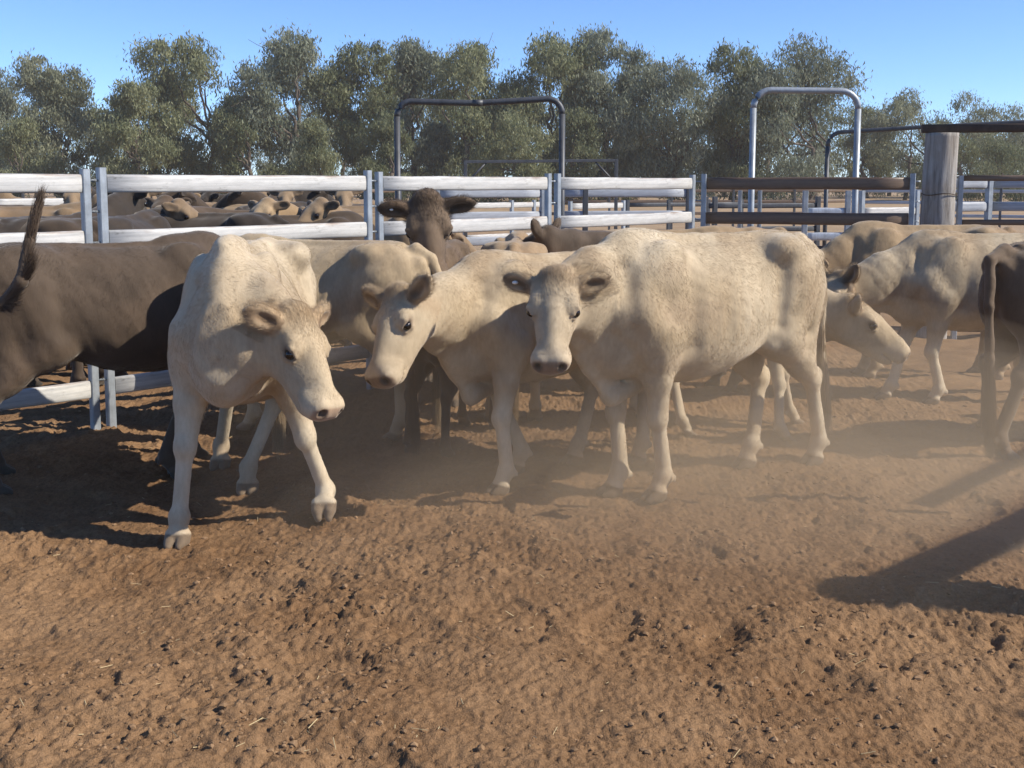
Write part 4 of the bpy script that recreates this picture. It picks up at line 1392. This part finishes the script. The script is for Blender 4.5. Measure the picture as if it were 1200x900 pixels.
# ------------------------------------------------------------------ the cattle
def hero(label, loc, yaw, scale=1.0, feet=None, lifts=None, poll_w=None, face=None, face_up=None, voxel=0.012, hair=0, group='young cattle in the near pen',
         tuft=None, ear_tag=None, tail_w=None, name='cow', shag=2.2, hair_w=0.0005, **kw):
    yaw = R(yaw)
    Mi = Matrix.Rotation(-yaw, 3, 'Z')
    base = Vector((loc[0], loc[1], 0))

    def loc_of(w):
        return Mi @ (Vector(w) - base) / scale

    ft = {}
    fz = {}
    dflt = {'FL': (0.42, 0.15), 'FR': (0.40, -0.15), 'HL': (-0.60, 0.15), 'HR': (-0.56, -0.15)}
    feet = feet or {}
    for k in dflt:
        if k in feet:
            g = ground_at(*feet[k])
            q = loc_of((g.x, g.y, 0))
            ft[k] = (q.x, q.y)
        else:
            ft[k] = dflt[k]
        wq = base + Matrix.Rotation(yaw, 3, 'Z') @ Vector((ft[k][0] * scale, ft[k][1] * scale, 0))
        fz[k] = gz(wq.x, wq.y) / scale
    args = dict(feet=ft, fz=fz, lifts=lifts, voxel=voxel / scale, **kw)
    if poll_w is not None: args['poll'] = tuple(loc_of(poll_w))
    if face is not None: args['face'] = tuple(Mi @ Vector(face))
    if face_up is not None: args['face_up'] = tuple(Mi @ Vector(face_up))
    if tail_w is not None: args['tail'] = [tuple(loc_of(p)) for p in tail_w]
    V, F, col, info = build_cow(**args)
    me = mesh_from('cow', V, F)
    set_color(me, 'coat', col)
    me.materials.append(MAT_COAT)
    o = link(name, me)
    o.location = base
    o.rotation_euler = (0, 0, yaw)
    o.scale = (scale,) * 3
    tag(o, label, 'cow', group)
    for e in info['eyes']:
        q = link('eye', EYE_ME, o)
        q.location = e
        q.scale = (info['hs'],) * 3
    if hair:
        add_coat(o, V, F, col, info, hair, kw.get('seed', 1), width=hair_w, shag=shag)
    tp = info['tail']
    add_brush(o, tp, kw.get('palette', 'cream'), kw.get('seed', 1), tuft or 0.30)
    if ear_tag is not None:
        sd, rgb = ear_tag
        base_, d, wv, nrm = info['ears'][0 if sd == 'L' else 1]
        m = MAT_TAG.setdefault(rgb, new_mat('ear_tag', rgb, 0.5, 0.4)[0])
        tme = ball_mesh('ear_tag', 0.014, 12, 8)
        q = link('ear_tag', tme, o, m)
        q.location = base_ + d * 0.12 * info['hs'] + nrm * 0.012
        q.scale = (1, 1, 0.6)
    return o


EYE_ME = ball_mesh('eye', 0.0235)
EYE_ME.materials.append(MAT_EYE)
MAT_TAG = {}


def add_brush(o, tp, palette, seed, length):
    """hair at the end of the tail"""
    rng = np.random.default_rng(seed + 900)
    n = 3200
    up_ = tp[-1][2] > tp[-2][2]
    chain = np.array([tp[0]] + list(tp)) if len(tp) < 3 else np.array(tp)
    seg_l = np.linalg.norm(np.diff(chain, axis=0), axis=1)
    cum = np.concatenate([[0], np.cumsum(seg_l)])
    t = cum[-1] * ((0.50 if up_ else 0.72) + (0.50 if up_ else 0.28) * rng.random(n) ** 0.8)
    root = np.stack([np.interp(t, cum, chain[:, c]) for c in range(3)], 1)
    ahead = np.stack([np.interp(np.minimum(t + 0.03, cum[-1] + 1e-3), cum, chain[:, c]) for c in range(3)], 1)
    behind = np.stack([np.interp(t - 0.04, cum, chain[:, c]) for c in range(3)], 1)
    d = ahead - behind
    d /= np.linalg.norm(d, axis=1)[:, None] + 1e-9
    root = root + rng.normal(size=(n, 3)) * 0.007
    down = np.array((0, 0, -1.0))
    spread = rng.normal(size=(n, 3)) * (0.055 if up_ else 0.06)
    L = length * (0.45 + 0.6 * rng.random(n))[:, None]
    sag = down * (0.0 if up_ else 0.8)
    p1 = root + (d + spread + sag * 0.5) * L * 0.33
    p2 = p1 + (d + spread * 0.9 + sag) * L * 0.33
    p3 = p2 + (d + 0.12 * rng.normal(size=(n, 3)) + sag * 1.4 - (0 if not up_ else 0.25 * spread)) * L * 0.30
    pts = np.stack([root, p1, p2, p3], 1).astype(np.float32)
    hd = bpy.data.hair_curves.new('tail_brush')
    hd.add_curves([4] * n)
    hd.attributes['position'].data.foreach_set('vector', pts.ravel())
    rad = np.tile(np.array((1.0, 1.0, 0.8, 0.15), np.float32) * 0.0008, (n, 1))
    ra = hd.attributes.get('radius') or hd.attributes.new('radius', 'FLOAT', 'POINT')
    ra.data.foreach_set('value', rad.ravel())
    ca = hd.attributes.new('coat', 'FLOAT_COLOR', 'CURVE')
    cc = np.ones((n, 4), np.float32)
    pal = PALETTES[palette]
    base = np.array(pal['poll']) * 0.6 + np.array(pal['coat']) * 0.4
    cc[:, :3] = base * (0.6 + 0.7 * rng.random((n, 1)))
    ca.data.foreach_set('color', cc.ravel())
    hd.materials.append(MAT_HAIR)
    h = bpy.data.objects.new('tail_brush', hd)
    C.objects.link(h)
    h.parent = o


def dirv(az, pitch):
    """heading az in degrees anticlockwise from +x, tipped down by pitch degrees"""
    a, p = R(az), R(pitch)
    return (math.cos(a) * math.cos(p), math.sin(a) * math.cos(p), -math.sin(p))


FINE = 0.010
hero('cream cow in front facing left with its face turned to the viewer', (0.98, 5.82), -146.6, 1.08, voxel=FINE, hair=130000, seed=8, palette='cream',
     feet={'FL': (768, 586), 'FR': (717, 581), 'HL': (952, 548), 'HR': (873, 552)}, poll_w=at(650, 322, 5.15), face=dirv(-97, 54), face_up=(0, 0, 1),
     ear=(0.1, -0.05), shag=3.5, fat=0.89, bony=1.35, hs=0.90, keel=1.0, ear_tag=('R', (0.75, 0.72, 0.66)),
     tail_w=[at(958, 300, 6.5), at(963, 350, 6.55), at(962, 400, 6.6), at(965, 425, 6.6)], tuft=0.26)
hero('white cow at front left stepping to the viewer with its head hung low', (-1.30, 5.45), -87, 1.05, voxel=FINE, hair=130000, seed=2, palette='white',
     feet={'FL': (380, 617), 'FR': (208, 638), 'HL': (290, 572), 'HR': (258, 545)}, lifts={'FL': 0.05}, poll_w=at(352, 366, 4.78), face=(0.40, -0.36, -0.84), face_up=(0.72, -0.42, 0.5),
     ear=(0.2, 0.1), hs=0.94, bony=1.4, roof=0.40, withers=0.04, fat=0.90)
hero('curly headed cream cow in the middle, its face lowered to the left', (0.19, 6.08), -141, 0.985, voxel=FINE, hair=120000, seed=3, palette='cream',
     feet={'FL': (585, 582), 'HL': (746, 546), 'HR': (672, 546), 'FR': (604, 560)}, poll_w=at(462, 342, 5.3), face=(-0.2, -0.50, -0.82), face_up=(-0.6, -0.5, 0.6),
     ear=(0.2, 0.5), shag=4.0, fat=0.90, hs=0.98, keel=0.6, crest=-0.035)
hero('brown cow at the left edge with its tail flicked up', (-2.16, 6.08), 33, 1.045, voxel=FINE, hair=120000, seed=1, palette='brown',
     feet={'HR': (-4, 588), 'FR': (207, 556)}, poll_w=(-1.55, 6.62, 0.95), face=(0.5, 0.2, -0.85), udder=True, bony=0.1, tuft=0.16,
     tail_w=[at(-34, 300, 5.45), at(-22, 345, 5.25), at(2, 358, 5.15), at(25, 330, 5.12), at(34, 285, 5.15), at(42, 252, 5.2)])
hero('white calf in profile facing right from behind the front cow', (1.36, 7.25), -4, 0.83, voxel=FINE, hair=120000, seed=5, palette='white',
     feet={'FR': (921, 518), 'FL': (933, 497), 'HR': (806, 516)}, poll_w=at(1001, 350, 7.05), face=(0.74, -0.12, -0.64), face_up=(0.64, -0.15, 0.7), hs=1.24, ear=(0.1, 0.7))
hero('pale cow on the right facing left, tag in its upright ear', (3.45, 8.05), 183, 1.0, voxel=FINE, hair=120000, seed=6, palette='cream',
     feet={'FL': (1092, 476), 'FR': (1036, 474)}, poll_w=at(982, 322, 7.9), face=(-0.70, -0.45, -0.55), ear=(0.2, 1.3), ear_tag=('R', (0.8, 0.8, 0.78)))
hero('brown cow cut off by the right edge, its tail hanging', (3.56, 6.62), 14, 1.02, voxel=FINE, hair=120000, seed=13, bony=0.7, palette='umber',
     feet={'HR': (1177, 541)}, poll=(1.0, 0, 1.1), tail_w=[at(1160, 305, 6.35), at(1159, 360, 6.28), at(1160, 420, 6.27), at(1161, 450, 6.27)], tuft=0.28)
hero('tan cow behind the white front cow, rump to the right', (-1.28, 7.15), 165, 1.0, voxel=0.014, hair=40000, seed=4, palette='fawn', poll=(0.9, 0.05, 0.95), face=(-0.8, 0, -0.6))
hero('dark brown cow at the back looking out with ears spread', (-0.56, 8.32), -92, 0.94, voxel=FINE, hair=50000, seed=7, bony=0.7, palette='umber',
     poll_w=at(500, 233, 7.45), face=(0.10, -0.34, -0.93), face_up=(0.1, -0.9, 0.4), hs=1.30, ear=(-0.25, 0.35), shag=5.0, hair_w=0.0010, ear_tag=('R', (0.8, 0.8, 0.78)))
hero('tan cow rump showing between the dark head and the middle cow', (0.03, 7.98), 88, 0.98, voxel=0.014, hair=20000, seed=9, palette='tan', poll=(0.9, 0.0, 0.9), face=(0.8, 0, -0.6))
hero('brown cow showing only its poll and ear above the middle cow', (1.05, 8.35), 186, 0.98, voxel=0.014, hair=25000, seed=10, palette='brown',
     poll_w=at(640, 268, 8.15), face=(-0.75, 0.45, -0.5), ear=(0.3, 1.0))
hero('tan cow of which a strip of back shows over the front cow', (1.35, 9.4), 8, 0.98, voxel=0.016, hair=15000, seed=11, palette='tan')
hero('fawn brown cow behind the pale right cow, back alone in view', (3.35, 9.1), 180, 1.02, voxel=0.014, hair=30000, seed=12, palette='tan', poll=(0.9, 0.1, 1.0), face=(-0.8, 0, -0.6))

hero('small dark brown calf in the shade under the neck of the middle cow', (-0.33, 6.92), 68, 0.76, voxel=0.014, hair=15000, seed=14, palette='brown', bony=0.6, poll=(0.92, 0.0, 0.95), face=(0.75, 0, -0.66))

# ------------------------------------------------------------------ the mob behind the fence
PROTO = {}


def proto(pose, pal):
    key = (pose, pal)
    if key in PROTO: return PROTO[key]
    kw = {'up': dict(poll=(0.90, 0.0, 1.44), face=(0.8, 0, -0.6), ear=(0.1, 0.1)),
          'left': dict(poll=(0.76, 0.38, 1.36), face=(0.25, 0.75, -0.6), ear=(0.1, 0.1)),
          'right': dict(poll=(0.76, -0.38, 1.36), face=(0.25, -0.75, -0.6), ear=(0.1, 0.1)),
          'down': dict(poll=(1.0, 0.05, 0.98), face=(0.7, 0, -0.7), ear=(0.2, 0.2))}[pose]
    V, F, col, info = build_cow(0.018, palette=pal, hs=0.9, fat=1.0, seed=hash(pose) % 7 if False else len(PROTO) + 30, **kw)
    me = mesh_from('cow', V, F)
    set_color(me, 'coat', col)
    me.materials.append(MAT_COAT)
    PROTO[key] = (me, info)
    return PROTO[key]


MOB = [  # pixel x, pixel top of back, depth, yaw, pose, palette, label
    (18, 254, 8.7, 160, 'down', 'dark', 'brown cow in the mob at the far left, nearest the fence'),
    (70, 252, 9.2, 75, 'up', 'black', 'black cow rump right behind the raised tail'),
    (104, 254, 9.9, 80, 'down', 'dark', 'brown rump seen between the first pair of posts'),
    (150, 252, 9.6, 85, 'down', 'black', 'black cow standing just right of the first post pair'),
    (186, 250, 11.2, -85, 'left', 'ochre', 'tan cow with a dark ear between black ones'),
    (236, 249, 10.4, 168, 'down', 'black', 'long backed dark cow along the second rail'),
    (290, 246, 11.4, 200, 'left', 'brown', 'brown cow with its flank to the fence, left of a black rump'),
    (328, 240, 14.2, 62, 'down', 'black', 'black cow rump in the middle of the crowd'),
    (386, 248, 11.6, -60, 'right', 'ochre', 'tan cow at the right end of the crowd, facing the fence'),
    (420, 250, 11.0, 175, 'left', 'tan', 'cream calf beside the second post pair'),
    (352, 252, 10.6, 20, 'down', 'dark', 'dark brown back half hidden by the second rail, right of the black rump'),
    (120, 242, 13.4, 20, 'up', 'dark', 'brown cow glimpsed above the black cow by the first posts'),
    (45, 240, 13.0, 10, 'up', 'ochre', 'tan cow behind the tail, facing right'),
    (8, 240, 14.2, 170, 'left', 'brown', 'brown cow looking round at the far left'),
    (90, 238, 15.5, -70, 'up', 'ochre', 'tan head and shoulders behind the black rump'),
    (160, 238, 15.0, 150, 'up', 'black', 'black head raised above the tan cow'),
    (205, 240, 14.0, -95, 'up', 'ochre', 'tan cow facing the fence behind the dark back'),
    (236, 236, 15.6, -100, 'up', 'ochre', 'pale tan cow next to the raised black heads'),
    (262, 239, 14.4, 165, 'right', 'tan', 'cream cow behind the long dark back'),
    (300, 236, 16.5, 30, 'up', 'black', 'left one of the small black heads in the middle distance'),
    (318, 237, 16.0, 150, 'left', 'black', 'right one of the small black heads in the middle distance'),
    (370, 239, 14.6, 190, 'up', 'dark', 'brown cow behind the tan one at the right end'),
    (402, 238, 15.4, -80, 'up', 'ochre', 'tan face looking out near the second post pair'),
    (430, 241, 13.6, 10, 'down', 'ochre', 'tan flank beside the second post pair'),
    (345, 238, 17.0, -85, 'up', 'ochre', 'tan face between the black rump and the brown cow'),
    (60, 235, 18.5, 180, 'up', 'ochre', 'small tan cow far back on the left'),
    (115, 235, 19.5, 0, 'up', 'dark', 'small brown cow far back by the first posts'),
    (140, 235, 18.0, -110, 'up', 'tan', 'small cream face far back right of the first posts'),
    (180, 234, 19.0, 30, 'left', 'black', 'small black cow far back above the tan cow'),
    (205, 234, 20.5, 90, 'down', 'brown', 'small brown rump far back'),
    (255, 234, 21.0, -90, 'up', 'ochre', 'small tan face far back behind the cream cow'),
    (280, 234, 19.5, 20, 'left', 'dark', 'small brown cow far back near the black heads'),
    (325, 234, 19.0, -60, 'up', 'dark', 'small brown face far back above the black rump'),
    (352, 234, 20.5, 170, 'up', 'ochre', 'small tan cow far back right of the black ones'),
    (395, 234, 21.0, 100, 'up', 'brown', 'small brown cow far back at the right end'),
    (418, 234, 19.5, -100, 'up', 'ochre', 'small tan face far back by the second posts'),
    (22, 234, 20.5, -80, 'up', 'tan', 'small cream cow far back at the left edge'),
    (85, 234, 21.5, 20, 'left', 'black', 'small black cow far back left of the first posts'),
]
for px, pyt, dep, yaw, pose, pal, lab in MOB:
    me, info = proto(pose, pal)
    o = bpy.data.objects.new('cow', me)
    C.objects.link(o)
    s = wz(pyt, dep) / 1.235
    s = min(max(s, 0.86), 1.08)
    o.location = (wx(px, dep), dep, 0)
    o.rotation_euler = (0, 0, R(yaw))
    o.scale = (s, s, s)
    tag(o, lab, 'cow', 'cattle crowded in the yard behind the fence')
    if dep < 13:
        for e in info['eyes']:
            q = bpy.data.objects.new('eye', EYE_ME)
            C.objects.link(q); q.parent = o; q.location = e

# ------------------------------------------------------------------ dust kicked up over the yard
def dust(loc, rad, density):
    me = ball_mesh('dust', 1.0, 32, 18)
    m = bpy.data.materials.new('dust')
    m.use_nodes = True
    nt = m.node_tree
    nt.nodes.remove(nt.nodes['Principled BSDF'])
    v = nt.nodes.new('ShaderNodeVolumePrincipled')
    v.inputs['Color'].default_value = (0.80, 0.66, 0.48, 1)
    v.inputs['Density'].default_value = density
    v.inputs['Anisotropy'].default_value = 0.2
    nt.links.new(v.outputs[0], nt.nodes['Material Output'].inputs['Volume'])
    me.materials.append(m)
    o = link('dust', me)
    o.location = loc
    o.scale = rad
    tag(o, 'thin tan dust hanging low over the trampled dirt', 'dust', kind='stuff')


dust((0.9, 5.7, 0.25), (2.6, 2.0, 0.85), 0.066)
dust((1.9, 5.2, 0.2), (2.0, 1.5, 0.60), 0.077)
dust((0.1, 6.3, 0.3), (1.7, 1.0, 0.7), 0.085)
dust((1.5, 4.7, 0.1), (1.5, 0.8, 0.38), 0.092)
dust((2.3, 5.9, 0.35), (0.9, 0.7, 0.45), 0.109)
dust((0.75, 5.35, 0.1), (0.6, 0.35, 0.28), 0.155)
dust((1.35, 5.75, 0.1), (0.7, 0.4, 0.32), 0.155)
dust((-0.15, 5.5, 0.1), (0.6, 0.35, 0.30), 0.124)
dust((2.2, 4.8, 0.1), (0.7, 0.5, 0.30), 0.124)
dust((0.95, 4.95, 0.05), (2.1, 1.25, 0.48), 0.085)
dust((0.3, 5.0, 0.05), (1.0, 0.6, 0.3), 0.077)


# dusty air over the yards
hv = [(x, y, z) for z in (-1.6, 17.5) for x, y in ((-705, -65), (705, -65), (705, 705), (-705, 705))]
hme = bpy.data.meshes.new('haze')
hme.from_pydata(hv, [], [(0, 3, 2, 1), (4, 5, 6, 7), (0, 1, 5, 4), (1, 2, 6, 5), (2, 3, 7, 6), (3, 0, 4, 7)])
hm = bpy.data.materials.new('haze')
hm.use_nodes = True
hm.node_tree.nodes.remove(hm.node_tree.nodes['Principled BSDF'])
hvn = hm.node_tree.nodes.new('ShaderNodeVolumePrincipled')
hvn.inputs['Color'].default_value = (0.90, 0.86, 0.80, 1)
hvn.inputs['Density'].default_value = 0.0006
hvn.inputs['Anisotropy'].default_value = 0.0
hm.node_tree.links.new(hvn.outputs[0], hm.node_tree.nodes['Material Output'].inputs['Volume'])
hme.materials.append(hm)
tag(link('haze', hme), 'thin dusty air over the whole yard', 'haze', kind='stuff')
